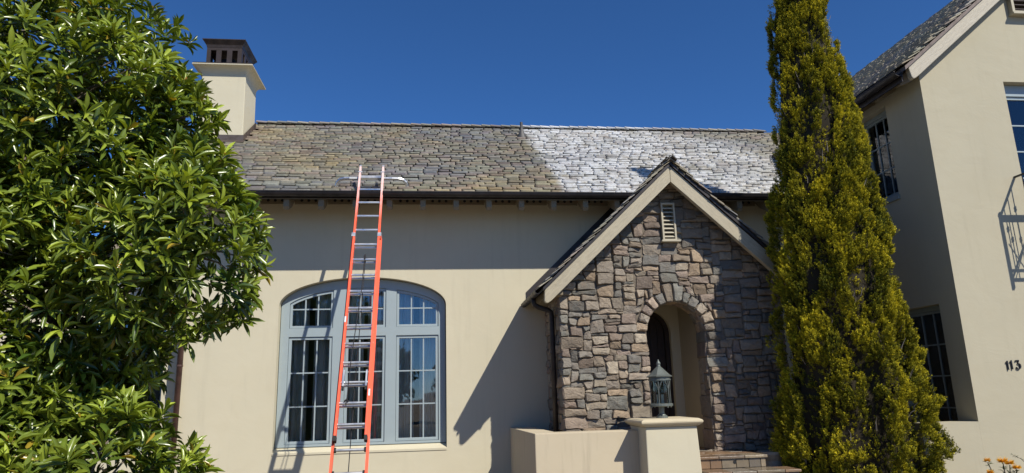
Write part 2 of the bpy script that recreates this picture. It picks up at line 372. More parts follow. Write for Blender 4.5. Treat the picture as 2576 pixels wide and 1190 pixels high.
def slate_field(roofobj, O, U, Vv, Nn, length, rows, expo, wmean, mat_one, mat_all, first, skip=None, seed=1, keep=None, name='slate', tilt=.038, th=(.024, .034), lift=0.0):
    """O origin at eave corner, U along the eave, Vv up the slope, Nn normal. `first` slates are objects, the rest one stuff part."""
    r = random.Random(seed); M0 = Matrix((U, Vv, Nn)).transposed()
    shapes = []
    for i in range(12):
        gg = G(); v, f = slate_shape(r, 1.0 if False else wmean, .27, r.uniform(*th)); gg.add(v, f); shapes.append(mesh_of(name, gg, mat_one))
    rest = G(); cnt = 0
    for row in range(rows):
        x = -r.uniform(0, wmean) ; odd = row
        while x < length:
            w = wmean*r.uniform(.78, 1.25)
            x0, x1 = max(x, 0), min(x+w, length); x += w
            ww = x1-x0
            if ww < .06: continue
            P = O + U*((x0+x1)/2) + Vv*(row*expo + r.uniform(-.008, .008)) + Nn*(.012 + lift + r.uniform(-.003, .008))
            if skip and skip(P): continue
            rot = Matrix.Rotation(r.gauss(0, .010), 3, 'Z') @ Matrix.Rotation(-math.atan2(tilt, .16)*r.uniform(.85, 1.2), 3, 'X') @ Matrix.Rotation(r.gauss(0, .006), 3, 'Y')
            col = slate_tint(r, P.x, P.y); pick = r.randrange(12)
            if cnt < first and (keep is None or keep(P)):
                S = Matrix.Diagonal((ww/wmean, 1, 1)); M = (M0 @ rot @ S).to_4x4(); M.translation = P
                copy_piece(name, shapes[pick], roofobj, M, col); cnt += 1
            else:
                v, f = slate_shape(r, ww, .27, r.uniform(*th)); R3 = M0 @ rot
                rest.cur = col; rest.add([P + R3 @ Vector(q) for q in v], f)
    if rest.f: rest.build(name + '_courses', mat_all, roofobj, kind='stuff', fix=False)
CHX0, CHX1, CHY0, CHY1 = -4.84, -3.94, 14.05, 14.95
expo = math.hypot(RY-EY, RZ-EZ)/36.2
slate_field(roof, Vector((XL, EY-.03, EZ-.03)), Vector((1, 0, 0)), sv, nv, 12.6, 36, expo, .245, MT['slate'], MT['slate_s'], 300,
            skip=lambda P: (P.x < CHX1 and CHY0-.12 < P.y < CHY1), seed=3)
bk = G(); bk.prism([(RY, RZ), (19.25, roof_z(19.25)), (19.25, roof_z(19.25)-.045), (RY, RZ-.045)], lambda y, z: (XL, y, z), lambda y, z: (XR, y, z)); bk.cur = (.18, .17, .13, 1); bk.c = [bk.cur]*len(bk.f)
bk.build('rear_slope', MT['slate_ps'], roof, kind='stuff')
# ridge slates, overlapping
gg = G(); gg.box(-.16, .16, -.115, .0, 0, .02); ridge_m = mesh_of('ridge_slate', gg, MT['slate'])
r = random.Random(5); x = CHX1+.1
while x < 8.2:
    for s_ in (-1, 1):
        M = Matrix.Translation((x, RY, RZ+.052+r.uniform(0, .008))) @ (Matrix.Rotation(0 if s_ < 0 else math.pi, 4, 'Z')) @ Matrix.Rotation(math.atan(SL)*.95, 4, 'X') @ Matrix.Rotation(s_*-.075+r.uniform(-.012, .012), 4, 'Y')
        c = slate_tint(r, x, 0); copy_piece('ridge_slate', ridge_m, roof, M, tuple(q*.85 for q in c[:3])+(1,))
    x += r.uniform(.215, .25)
# gutter
def half_round(g, A, B, r0, t=.006, n=9, out=Vector((0, -1, 0))):
    A, B = Vector(A), Vector(B); up = Vector((0, 0, 1)); ra, rb = [], []
    prof = [(-math.cos(math.pi*i/n), -math.sin(math.pi*i/n)) for i in range(n+1)]
    pts = [(r0*a, r0*b) for a, b in prof] + [((r0-t)*a, (r0-t)*b) for a, b in reversed(prof)]
    g.prism(pts, lambda a, b: A - out*a + up*b, lambda a, b: B - out*a + up*b)
g = G(); half_round(g, (XL-.02, EY-.055, EZ-.005), (8.4, EY-.055, EZ-.005), .075)
g.tube([(XL-.02, EY-.13, EZ-.005), (8.4, EY-.13, EZ-.005)], .011, 6)
gut = g.build('gutter', MT['gutter'], house)
g = G(); g.box(XL, 8.4, EY+.03, EY+.05, EZ-.085, EZ-.03); g.build('fascia', MT['gutter'], house)
# rafter tails, blocking with round vent holes
xs = [-4.17+.572*i for i in range(21)]
gg = G(); gg.prism([(EY+.06, EZ-.10), (W+.05, roof_z(W+.05)-.14), (W+.05, roof_z(W+.05)-.36), (EY+.34, roof_z(EY+.34)-.40), (EY+.10, EZ-.27), (EY+.06, EZ-.22)], lambda y, z: (-.045, y, z), lambda y, z: (.045, y, z)); tail_m = mesh_of('rafter_tail', gg, MT['rafter'])
for x in xs: copy_piece('rafter_tail', tail_m, house, Matrix.Translation((x, 0, 0)))
gb = G(); gb.box(-.24, .24, W-.30, W-.26, 3.36, roof_z(W-.30)-.135); blk_m = mesh_of('blocking', gb, MT['rafter'])
gh = G(); gh.lathe((0, 0, 0), [(.001, -.001), (.026, -.001), (.026, .001), (.001, .001)], 12)
gh.v = [(v[0], W-.302+v[2]*.5, 3.425+v[1]) for v in gh.v]; hole_m = mesh_of('vent_hole', gh, MT['black'])
for i in range(20):
    x = (xs[i]+xs[i+1])/2
    b = copy_piece('blocking', blk_m, house, Matrix.Translation((x, 0, 0)))
    for dx in (-.12, 0, .12):
        h = lnk(bpy.data.objects.new('vent_hole', hole_m)); h.parent = b; h.location.x = dx
# soil pipe through the roof
g = G(); vp = Vector((2.02, 14.66, roof_z(14.66))); g.tube([vp, vp+Vector((0, 0, .36))], .032, 14)
vpo = g.build('vent_pipe', MT['conduit'], house, smooth=False); g = G(); g.lathe(vp, [(.11, -.04), (.085, .03), (.045, .16), (.036, .20)], 18); g.build('pipe_collar', MT['conduit'], vpo)
# chimney
def ring(x0, x1, y0, y1, z): return [(x0, y0, z), (x1, y0, z), (x1, y1, z), (x0, y1, z)]
def stack(g, levels):
    V = [p for l in levels for p in l]; n = len(levels)
    F = [(4*i+k, 4*i+(k+1) % 4, 4*i+4+(k+1) % 4, 4*i+4+k) for i in range(n-1) for k in range(4)] + [(3, 2, 1, 0), tuple(range(4*n-4, 4*n))]
    g.add(V, F)
g = G(); T = 6.62
lv = [ring(CHX0-.25, CHX1, CHY0, CHY1, GZ), ring(CHX0-.25, CHX1, CHY0, CHY1, 4.6), ring(CHX0-.02, CHX1+.01, CHY0-.01, CHY1, 5.2), ring(CHX0, CHX1-.01, CHY0, CHY1-.02, T-.02)]
for i in range(7):
    u = i/6; e = .17*(1-math.cos(u*math.pi/2)); lv.append(ring(CHX0-e, CHX1-.01+e, CHY0-e, CHY1-.02+e, T+.13+.175*math.sin(u*math.pi/2)))
lv.append(ring(CHX0-.17, CHX1+.16, CHY0-.17, CHY1+.15, T+.335))
stack(g, lv); chim = g.build('chimney', MT['stucco'], house, bevel=.012)
g = G(); g.box(CHX0-.155, CHX1+.145, CHY0-.155, CHY1+.135, T+.337, T+.36); g.build('cap_flange', MT['cap'], chim)
# metal cap with openings
c0, c1, d0, d1, zb, zt = CHX0+.045, CHX1-.135+.0, CHY0+.04, CHY1-.01, T+.36, T+.80
def punched(x0, x1, z0, z1, hs, hz0, hz1, fn):
    g_ = G(); wall_with_holes(g_, [(x0, z0), (x1, z0), (x1, z1), (x0, z1)], [[(a, hz0), (b, hz0), (b, hz1), (a, hz1)] for a, b in hs], lambda a, z: fn(a, z, 0), lambda a, z: fn(a, z, .02)); return g_
def slots(a, b, n=3, wf=.52):
    st = (b-a-.06)/n; return [(a+.03+st*i+st*(1-wf)/2, a+.03+st*i+st*(1+wf)/2) for i in range(n)]
for y, sg in ((d0, 1), (d1, -1)):
    punched(c0, c1, zb, zt, slots(c0, c1), zb+.07, zt-.06, lambda a, z, t, y=y, sg=sg: (a, y+sg*t, z)).build('cap_panel', MT['cap'], chim)
for x, sg in ((c0, 1), (c1, -1)):
    punched(d0+.021, d1-.021, zb, zt, slots(d0+.02, d1-.02), zb+.07, zt-.06, lambda a, z, t, x=x, sg=sg: (x+sg*t, a, z)).build('cap_panel', MT['cap'], chim)
g = G(); stack(g, [ring(c0-.004, c1+.004, d0-.004, d1+.004, zt+.001), ring(c0-.02, c1+.02, d0-.02, d1+.02, zt+.06), ring(c0-.085, c1+.085, d0-.085, d1+.085, zt+.15), ring(c0-.085, c1+.085, d0-.085, d1+.085, zt+.165), ring(c0+.3, c1-.3, d0+.3, d1-.3, zt+.22)])
g.build('cap_roof', MT['cap'], chim)
g = G(); g.box(c0+.2, c1-.2, d0+.2, d1-.2, zb, zt-.16); g.build('flue', MT['black'], chim)
g = G(); y0 = CHY0-.02
g.add([(CHX0+.42, y0, roof_z(y0)), (CHX1+.02, y0, roof_z(y0)), (CHX1+.02, y0, roof_z(y0)+.16), (CHX0+.42, y0, roof_z(y0)+.16), (CHX1+.02, CHY1, roof_z(CHY1)), (CHX1+.02, CHY1, roof_z(CHY1)+.16)], [(0, 1, 2, 3), (1, 4, 5, 2)])
g.add([(CHX0+.36, y0-.13, roof_z(y0-.13)+.055), (CHX1+.06, y0-.13, roof_z(y0-.13)+.055), (CHX1+.06, y0+.01, roof_z(y0)+.06), (CHX0+.36, y0+.01, roof_z(y0)+.06)], [(0, 1, 2, 3)])
fl = g.build('flashing', MT['flash'], chim); sm = fl.modifiers.new('solid', 'SOLIDIFY'); sm.thickness = .008
# window ---------------------------------------------------------------
FY0, FY1 = W+.155, W+.255
def arch_inset(d): return opening(WX0+.01+d, WX1-.01-d, WZ0+.085+d, WZS, WH-.01-d*.95, 36)
g = G()
BZ = WZ0+.085; fr_in_b = BZ+.04; SW = .12
Xs = [(-2.50, -1.75), (-1.53, -.83), (-.645, .10)]          # clear widths of the three lights
TR0, TR1 = 1.075, 1.225
def light_head(x, m=.145): 
    u = (x-WC)/(WHW-.02); return WZS + (WH-.02)*math.sqrt(max(0, 1-u*u)) - m
holes = []
for a, b in Xs:
    holes.append([(a, fr_in_b), (b, fr_in_b), (b, TR0), (a, TR0)])
    top = [(b-(b-a)*i/12, max(light_head(b-(b-a)*i/12), TR1+.25)) for i in range(13)]
    holes.append([(a, TR1), (b, TR1)] + top)
wall_with_holes(g, opening(WX0+.012, WX1-.012, BZ, WZS, WH-.012, 36), holes, lambda x, z: (x, FY0, z), lambda x, z: (x, FY1, z))
win = g.build('arched_window', MT['teal'], house, bevel=.006)
def bar(g, x0, x1, z0, z1, y0, y1): g.box(x0, x1, y0, y1, z0, z1)
for i, (a, b) in enumerate(Xs):
    # lower casement
    f = .052; sy0, sy1 = FY0+.022, FY0+.075
    g = G(); o = [(a+.004, fr_in_b+.004), (b-.004, fr_in_b+.004), (b-.004, TR0-.004), (a+.004, TR0-.004)]
    ia, ib, iz0, iz1 = a+f, b-f, fr_in_b+f, TR0-f
    wall_with_holes(g, o, [[(ia, iz0), (ib, iz0), (ib, iz1), (ia, iz1)]], lambda x, z: (x, sy0, z), lambda x, z: (x, sy1, z))
    g.build('casement', MT['teal'], win, bevel=.004)
    nx, nz = 3, 3; mw = .011
    cx = [ia+(ib-ia)*k/nx for k in range(nx+1)]; cz = [iz0+(iz1-iz0)*k/nz for k in range(nz+1)]
    for k in range(1, nx):
        g = G(); g.box(cx[k]-mw, cx[k]+mw, sy0+.012, sy1-.012, iz0, iz1); g.build('muntin', MT['teal'], win)
    for k in range(1, nz):
        g = G(); g.box(ia, ib, sy0+.014, sy1-.010, cz[k]-mw, cz[k]+mw); g.build('muntin', MT['teal'], win)
    for u in range(nx):
        for v in range(nz):
            e1 = (0 if u == 0 else mw), (0 if u == nx-1 else mw); e2 = (0 if v == 0 else mw), (0 if v == nz-1 else mw)
            g = G(); g.box(cx[u]+e1[0], cx[u+1]-e1[1], sy0+.028, sy0+.032, cz[v]+e2[0], cz[v+1]-e2[1])
            tl = Matrix.Rotation(rnd.uniform(-.004, .004), 3, 'X') @ Matrix.Rotation(rnd.uniform(-.006, .006), 3, 'Z'); c = Vector(((cx[u]+cx[u+1])/2, sy0+.03, (cz[v]+cz[v+1])/2))
            g.v = [tuple(c + tl @ (Vector(p)-c)) for p in g.v]
            g.build('pane', MT['glass'], win)
    # arched top light, 3 x 2 panes
    hd = lambda x: max(light_head(x), TR1+.25)
    g = G(); n = 12
    out = [(a+.004, TR1+.004), (b-.004, TR1+.004)] + [(b-.004-(b-a-.008)*k/n, hd(b-.004-(b-a-.008)*k/n)-.004) for k in range(n+1)]
    ia, ib, iz0 = a+.045, b-.045, TR1+.045
    inn = [(ia, iz0), (ib, iz0)] + [(ib-(ib-ia)*k/n, hd(ib-(ib-ia)*k/n)-.052) for k in range(n+1)]
    wall_with_holes(g, out, [inn], lambda x, z: (x, sy0, z), lambda x, z: (x, sy1, z)); g.build('top_light', MT['teal'], win, bevel=.004)
    cx = [ia+(ib-ia)*k/3 for k in range(4)]; zm = 1.56
    for k in (1, 2):
        g = G(); g.box(cx[k]-mw, cx[k]+mw, sy0+.012, sy1-.012, iz0, hd(cx[k])-.05); g.build('muntin', MT['teal'], win)
    g = G(); g.box(ia, ib, sy0+.014, sy1-.010, zm-mw, zm+mw); g.build('muntin', MT['teal'], win)
    for u in range(3):
        g = G(); g.box(cx[u]+(mw if u else 0), cx[u+1]-(mw if u < 2 else 0), sy0+.028, sy0+.032, iz0, zm-mw); g.build('pane', MT['glass'], win)
        xa, xb = cx[u]+(mw if u else 0), cx[u+1]-(mw if u < 2 else 0)
        pg = [(xa, zm+mw), (xb, zm+mw)] + [(xb-(xb-xa)*k/5, hd(xb-(xb-xa)*k/5)-.052) for k in range(6)]
        g = G(); g.prism(pg, lambda x, z: (x, sy0+.028, z), lambda x, z: (x, sy0+.032, z)); g.build('pane', MT['glass'], win)
# curtains behind the glass
CL = ['pale linen curtain hanging behind the left casement of the arched window', 'pale linen curtain hanging behind the middle casement of the arched window', 'pale linen curtain hanging behind the right casement of the arched window']
for i, (a, b) in enumerate(Xs):
    t = thing('curtain', CL[i], 'curtain', ((a+b)/2, W+.5, -.95), 'curtains of the arched window'); rr = random.Random(40+i)
    for (xa, xb) in ((a-.06, a+.30), (b-.34, b+.06)):
        g = G(); A, B = [], []; n = 44; ph = rr.uniform(0, 6)
        for k in range(n+1):
            x = xa+(xb-xa)*k/n; y = W+.42 + .045*math.sin(k/n*(xb-xa)*62+ph) + .018*math.sin(k*.9+ph*2)
            A.append((x, y, -.94)); B.append((x+.01*math.sin(k), y-.01, 2.3))
        g.strip(A, B); g.build('drape', MT['curtain'], t, smooth=True, fix=False)
    g = G(); g.tube([(a-.08, W+.42, 2.33), (b+.08, W+.42, 2.33)], .014, 8); g.build('rod', MT['iron'], t)

# set-back bay at the left corner, mostly behind the laurel
bay = thing('side_bay', 'set-back cream side bay of the house half hidden behind the broad-leaved tree', 'house', (-5.6, 12.62, GZ))
g = G(); wall_with_holes(g, [(-8.0, GZ), (LX-.002, GZ), (LX-.002, 2.3), (-8.0, 2.3)], [[(-5.9, -.75), (-4.60, -.75), (-4.60, 1.5), (-5.9, 1.5)]], lambda x, z: (x, 12.62, z), lambda x, z: (x, 12.92, z))
g.build('wall', MT['stucco'], bay)
g = G(); wall_with_holes(g, [(-5.9, -.75), (-4.60, -.75), (-4.60, 1.5), (-5.9, 1.5)], [[(-5.84, -.69), (-5.28, -.69), (-5.28, 1.44), (-5.84, 1.44)], [(-5.22, -.69), (-4.66, -.69), (-4.66, 1.44), (-5.22, 1.44)]], lambda x, z: (x, 12.74, z), lambda x, z: (x, 12.80, z))
bw = g.build('window_frame', MT['teal_d'], bay)
for a in (-5.84, -5.22): g = G(); g.box(a, a+.56, 12.765, 12.77, -.69, 1.44); g.build('pane', MT['glass'], bw)
g = G(); g.prism([(12.45, 2.25), (13.6, 2.95), (13.6, 3.05), (12.45, 2.33)], lambda y, z: (-8.2, y, z), lambda y, z: (LX-.003, y, z)); g.build('roof', MT['deck'], bay)
g = G(); g.box(-8.0, LX-.004, 13.6, 13.7, GZ, 2.9); g.build('back_wall', MT['room'], bay)
g = G(); g.box(-8.1, -8.002, 12.62, 13.7, GZ, 2.9); g.build('end_wall', MT['room'], bay)
dp = thing('downpipe', 'brown downpipe at the left corner of the house beside the broad-leaved tree', 'downpipe', (-4.20, W-.07, GZ))
g = G(); g.tube([(-4.20, W-.07, GZ), (-4.20, W-.07, 2.95), (-4.20, W-.18, 3.12), (-4.20, EY+.02, 3.28), (-4.20, EY-.05, 3.34)], .046, 12); g.build('pipe', MT['pipe'], dp, smooth=True)
for z in (-1.0, .6, 2.2): g = G(); g.tube([(-4.20, W-.07, z), (-4.20, W-.07, z+.03)], .052, 12); g.box(-4.23, -4.17, W-.07, W+.0, z, z+.03); g.build('strap', MT['pipe'], dp)

# ------------------------------------------------------------------ stone porch
PX, PY, PS = 3.90, 10.87, .942            # centre, mortar plane, gable slope
PL, PR = 2.03, 5.77
AC, AZ, AR = 3.92, .92, .495              # arch centre, springing, radius
pc = math.cos(math.atan(PS)); ps = math.sin(math.atan(PS))
porch = thing('stone_porch', 'gabled entrance porch of brown field stones with round arch and slate roof', 'porch', (PX, PY, GZ))
def rake(x, z0): return z0 - PS*abs(x-PX)
arch = [(AC-AR, -.95), (AC+AR, -.95)] + [(AC+AR*math.cos(math.pi*i/24), AZ+AR*math.sin(math.pi*i/24)) for i in range(25)]
g = G()
wall_with_holes(g, [(PL, GZ), (AC-AR-.2, GZ), (AC+AR+.2, GZ), (PR, GZ), (PR, rake(PR, 3.58)), (PX, 3.58), (PL, rake(PL, 3.58))], [arch], lambda x, z: (x, PY, z), lambda x, z: (x, PY+.40, z))
core = g.build('mortar', MT['mortar'], porch)
g = G(); g.box(PR-.32, PR, PY+.401, W-.002, GZ, 1.72); g.build('side_mortar', MT['mortar'], porch)
g = G(); g.box(PL, PL+.32, PY+.401, W-.002, GZ, 1.72); side_core = g.build('side_mortar', MT['mortar'], porch)
STN = [(.35, .29, .215), (.27, .24, .195), (.40, .315, .22), (.31, .235, .18), (.25, .245, .205), (.43, .355, .25), (.31, .26, .20), (.36, .27, .195), (.23, .22, .19), (.42, .305, .19)]
def stone_tint(r, lift=1):
    c = r.choice(STN); v = r.uniform(.58, 1.08)*lift; m_ = sum(c)/3; return tuple((m_+(q-m_)*.85)*v for q in c)+(1,)
def clip(poly, nx, nz, d):
    out = []
    for i in range(len(poly)):
        a, b = poly[i], poly[(i+1) % len(poly)]; da = a[0]*nx+a[1]*nz-d; db = b[0]*nx+b[1]*nz-d
        if da <= 0: out.append(a)
        if da*db < 0:
            t = da/(da-db); out.append((a[0]+(b[0]-a[0])*t, a[1]+(b[1]-a[1])*t))
    return out
def area(p): return .5*sum(p[i][0]*p[(i+1) % len(p)][1]-p[(i+1) % len(p)][0]*p[i][1] for i in range(len(p)))
def stone(poly, fn, parent, r, depth=None, back=-.03, gap=.0035, lift=1.06):
    """one rock-faced stone: rounded outline, chamfered edge, broken face"""
    if len(poly) < 3 or abs(area(poly)) < .0016: return
    if area(poly) < 0: poly = poly[::-1]
    cx = sum(p[0] for p in poly)/len(poly); cz = sum(p[1] for p in poly)/len(poly)
    pts = []
    for i in range(len(poly)):
        a, b, c = poly[i-1], poly[i], poly[(i+1) % len(poly)]
        la = math.dist(a, b); lb = math.dist(b, c); k = r.uniform(.008, .026)
        pa, pb = min(.3, k/la if la else .3), min(.3, k/lb if lb else .3)
        pts.append((b[0]+(a[0]-b[0])*pa, b[1]+(a[1]-b[1])*pa)); pts.append((b[0]+(c[0]-b[0])*pb, b[1]+(c[1]-b[1])*pb))
        if lb > .17: pts.append(((b[0]+c[0])/2+r.uniform(-.008, .008), (b[1]+c[1])/2+r.uniform(-.008, .008)))
    def inset(p, d):
        dx, dz = p[0]-cx, p[1]-cz; L = math.hypot(dx, dz) or 1; k = max(0, 1-d/L); return (cx+dx*k, cz+dz*k)
    d = depth or r.uniform(.022, .060); n = len(pts); V = []
    tx, tz = r.uniform(-.18, .18), r.uniform(-.22, .12)
    V += [fn(*inset(p, gap), back) for p in pts]
    V += [fn(*inset(p, gap+r.uniform(0, .003)), d*.55) for p in pts]
    V += [fn(*inset(p, gap+r.uniform(.010, .024)), d+tx*(p[0]-cx)+tz*(p[1]-cz)+r.uniform(-.006, .006)) for p in pts]
    V.append(fn(cx+r.uniform(-.02, .02), cz+r.uniform(-.02, .02), d+r.uniform(.002, .014)))
    F = [(q*n+i, q*n+(i+1) % n, (q+1)*n+(i+1) % n, (q+1)*n+i) for q in (0, 1) for i in range(n)] + [(2*n+i, 2*n+(i+1) % n, 3*n) for i in range(n)]
    gg = G(); gg.add(V, F); o = gg.build('stone', MT['stone'], parent); o.color = stone_tint(r, lift)
    return o
def tiling(u0, u1, v0, v1, uu, vv, r, blocked):
    nu, nv_ = int(round((u1-u0)/uu)), int(round((v1-v0)/vv)); occ = [[blocked(u0+(i+.5)*uu, v0+(j+.5)*vv) for j in range(nv_)] for i in range(nu)]
    out = []; ids = [[-1]*nv_ for _ in range(nu)]
    for j in range(nv_):
        for i in range(nu):
            if occ[i][j]: continue
            run = 0
            while i+run < nu and not occ[i+run][j]: run += 1
            h = r.choices([1, 2, 3, 4, 5], [.12, .30, .32, .18, .08])[0]; w = r.choice([2, 2, 3, 3, 4, 4, 5] if h > 1 else [2, 2, 3, 3, 4])
            if h >= 3: w = max(w, 3)
            w = min(w, run)
            if run-w == 1: w += 1
            if w > 7: w = 7
            def edge(c): return j > 0 and 0 < c < nu and ids[c-1][j-1] != ids[c][j-1]
            if edge(i+w):
                for w2 in (w+1, w-1, w+2):
                    if 2 <= w2 <= run and run-w2 != 1 and not edge(i+w2): w = w2; break
            ok = 1
            while ok < h and j+ok < nv_ and all(not occ[i+k][j+ok] for k in range(w)): ok += 1
            h = ok
            for a in range(w):
                for b in range(h): occ[i+a][j+b] = True; ids[i+a][j+b] = len(out)
            out.append((i, j, w, h))
    def corner(i, j):
        q = Vector((i*1.37+u0*5, j*1.91+v0*3, 2.7)); 
        du = noise.noise(q*3.1)*.056; dv = noise.noise(q*2.7+Vector((9, 4, 1)))*.036
        if i in (0, nu): du = 0
        if j == 0: dv = 0
        return (u0+i*uu+du, v0+j*vv+dv)
    return [[corner(i, j), corner(i+w, j), corner(i+w, j+h), corner(i, j+h)] for i, j, w, h in out]
VX0, VX1, VZ0, VZ1 = 3.79, 4.03, 2.42, 3.06    # gable vent
RO = AR+.17
def blocked_front(x, z):
    if z > rake(x, 3.60): return True
    if VX0 < x < VX1 and VZ0-.02 < z < VZ1: return True
    if z > AZ: return math.hypot(x-AC, z-AZ) < RO or (abs(x-AC-.0) < .10 and z < AZ+RO+.11)
    return abs(x-AC) < AR and z > -.95
r = random.Random(21)
front = lambda x, z, d: (x, PY-d, z)
for poly in tiling(PL-.02, PR+.01, GZ, 3.6, .0710, .0440, r, blocked_front):
    cz = sum(p[1] for p in poly)/4
    if cz < -1.05 and sum(p[0] for p in poly)/4 < 3.8: continue
    poly = clip(clip(poly, PS*pc, pc, (3.60+PS*PX)*pc), -PS*pc, pc, (3.60-PS*PX)*pc)
    stone(poly, front, core, r)
# voussoirs
ang = 0.0; seq = []
while ang < math.pi-.06:
    w = r.uniform(.19, .30)
    seq.append((ang, min(ang+w, math.pi))); ang += w
for a0, a1 in seq:
    mid = (a0+a1)/2; key = abs(mid-math.pi/2) < .15
    ro = AR + (r.uniform(.15, .19) if not key else .30); ri = AR-.012
    pg = [(AC+ri*math.cos(a0), AZ+ri*math.sin(a0)), (AC+ro*math.cos(a0+.02), AZ+ro*math.sin(a0+.02)), (AC+ro*math.cos(a1-.02), AZ+ro*math.sin(a1-.02)), (AC+ri*math.cos(a1), AZ+ri*math.sin(a1))]
    stone(pg, front, core, r, depth=r.uniform(.05, .075), back=-.26, lift=1.18)
# left return of the porch and the inside of the right jamb
sidef = lambda y, z, d: (PL-d, y, z)
for poly in tiling(PY-.02, W-.02, -1.0, 1.66, .0735, .0602, r, lambda y, z: False): stone(poly, sidef, side_core, r, depth=r.uniform(.015, .03))
jam = lambda y, z, d: (AC+AR-d*.6, y, z)
for poly in tiling(PY+.0, PY+.40, -.95, .92, .10, .085, r, lambda y, z: False): stone(poly, jam, core, r, depth=r.uniform(.012, .03), back=-.02)
for i in range(9):                          # soffit stones of the arch
    for y0, y1 in ((PY+.02, PY+.2), (PY+.2, PY+.39)):
        a0, a1 = math.pi*i/9, math.pi*(i+1)/9
        fn = lambda a, y, d: (AC+(AR-d*.6)*math.cos(a/AR), y, AZ+(AR-d*.6)*math.sin(a/AR))
        stone([(a0*AR, y0), (a1*AR, y0), (a1*AR, y1), (a0*AR, y1)], fn, core, r, depth=r.uniform(.012, .028), back=-.02)
# vestibule
g = G(); g.box(4.50, 4.60, PY+.401, W-.003, -.95, 2.3); g.box(3.22, 3.32, PY+.401, W-.003, -.95, 2.3); g.box(3.2, 4.62, PY+.401, W-.003, 2.3, 2.36); g.build('vestibule_lining', MT['lining'], porch)
g = G(); g.box(3.2, 4.62, PY, W+.1, -1.02, -.952); g.build('vestibule_floor', MT['tile'], porch)
# door: arched leaf of planks in a frame, leaf further back
door = None
g = G(); wall_with_holes(g, opening(DC-DHW+.002, DC+DHW-.002, -.95, DZS, DHW-.002, 20), [opening(DC-DHW+.085, DC+DHW-.085, -.94, DZS, DHW-.085, 20)], lambda x, z: (x, W+.09, z), lambda x, z: (x, W+.2, z)); door = g.build('door', MT['door'], porch)
pw = (2*DHW-.17)/5
for i in range(5):
    x0 = DC-DHW+.085+pw*i; x1 = x0+pw-.006; top = lambda x: DZS + math.sqrt(max(0, (DHW-.085)**2-(x-DC)**2))
    g = G(); g.prism([(x0, -.94), (x1, -.94), (x1, top(x1)), ((x0+x1)/2, top((x0+x1)/2)), (x0, top(x0))], lambda x, z: (x, W+.13, z), lambda x, z: (x, W+.17, z)); g.build('plank', MT['door'], door)
g = G(); g.lathe((DC-.25, W+.09, .05), [(.0, -.0), (.03, 0), (.03, .02), (0, .02)], 12); g.build('door_handle', MT['iron'], door)
# bargeboards with a rounded foot
B0, B1 = 3.34, 3.617
YB0, YB1 = 10.47, 10.56
def barge(sg, mat):
    X = lambda d: PX-.01+sg*d
    foot = [(2.06, rake(PX+2.06, B0)-.0), (2.11, rake(PX+2.11, B0)+.012), (2.15, rake(PX+2.15, B0)+.05), (2.17, rake(PX+2.17, B0)+.10), (2.165, rake(PX+2.165, B1)-.03), (2.145, rake(PX+2.145, B1))]
    pg = [(0.001, B0), (1.2, rake(PX+1.2, B0))] + foot + [(1.2, rake(PX+1.2, B1)), (0.001, B1)]
    g = G(); g.prism(pg, lambda d, z: (X(d), YB0, z), lambda d, z: (X(d), YB1, z)); return g.build('bargeboard', mat, porch, bevel=.008)
barge(-1, MT['trimL']); barge(1, MT['trimR'])
# roof deck, drip edge, slates
g = G()
for sg in (-1, 1):
    pg = [(0, B1+.004), (2.20, rake(PX+2.2, B1+.004)), (2.20, rake(PX+2.2, B1+.055)), (0, B1+.055)]
    g.prism(pg, lambda d, z: (PX+sg*d, YB0-.03, z), lambda d, z: (PX+sg*d, W-.004, z))
proof = g.build('roof', MT['gutter'], porch)
ez = rake(PX+2.2, B1+.06)
slate_field(proof, Vector((PX-2.24, W-.02, rake(PX+2.24, B1+.06))), Vector((0, -1, 0)), Vector((pc, 0, ps)), Vector((-ps, 0, pc)), W-.02-10.40, 22, .1385, .235, MT['slate_p'], MT['slate_ps'], 400, seed=11, lift=.032, tilt=.022, th=(.011, .018),
            skip=lambda P: P.y > 11.52 and P.z > roof_z(P.y)-.16)
slate_field(proof, Vector((PX+2.24, 10.40, rake(PX+2.24, B1+.06))), Vector((0, 1, 0)), Vector((-pc, 0, ps)), Vector((ps, 0, pc)), W-.02-10.40, 22, .1385, .235, MT['slate_p'], MT['slate_ps'], 400, seed=12, lift=.032, tilt=.022, th=(.011, .018),
            skip=lambda P: P.y > 11.52 and P.z > roof_z(P.y)-.16)
gg = G(); gg.box(-.15, .15, -.11, 0, 0, .02); rm = mesh_of('ridge_slate', gg, MT['slate_p']); y = 10.50
while y < 11.85:
    for s_ in (0, 1):
        M = Matrix.Translation((PX, y, B1+.128)) @ Matrix.Rotation(math.pi/2+s_*math.pi, 4, 'Z') @ Matrix.Rotation(math.atan(PS), 4, 'X') @ Matrix.Rotation((-1 if s_ else 1)*.06, 4, 'Y'); copy_piece('ridge_slate', rm, proof, M, (.06, .055, .05, 1))
    y += .25
# flashing against the main wall
g = G(); yy = W-.012
g.add([(PX-2.22, yy, rake(PX+2.22, B1+.02)), (PX-.3, yy, rake(PX+.3, B1+.02)), (PX-.3, yy, rake(PX+.3, B1+.30)), (PX-2.22, yy, rake(PX+2.22, B1+.27))], [(0, 1, 2, 3)])
g.add([(PX+2.22, yy, rake(PX+2.22, B1+.02)), (PX+.3, yy, rake(PX+.3, B1+.02)), (PX+.3, yy, rake(PX+.3, B1+.30)), (PX+2.22, yy, rake(PX+2.22, B1+.27))], [(0, 1, 2, 3)])
o = g.build('wall_flashing', MT['gutter'], porch); o.modifiers.new('solid', 'SOLIDIFY').thickness = .01
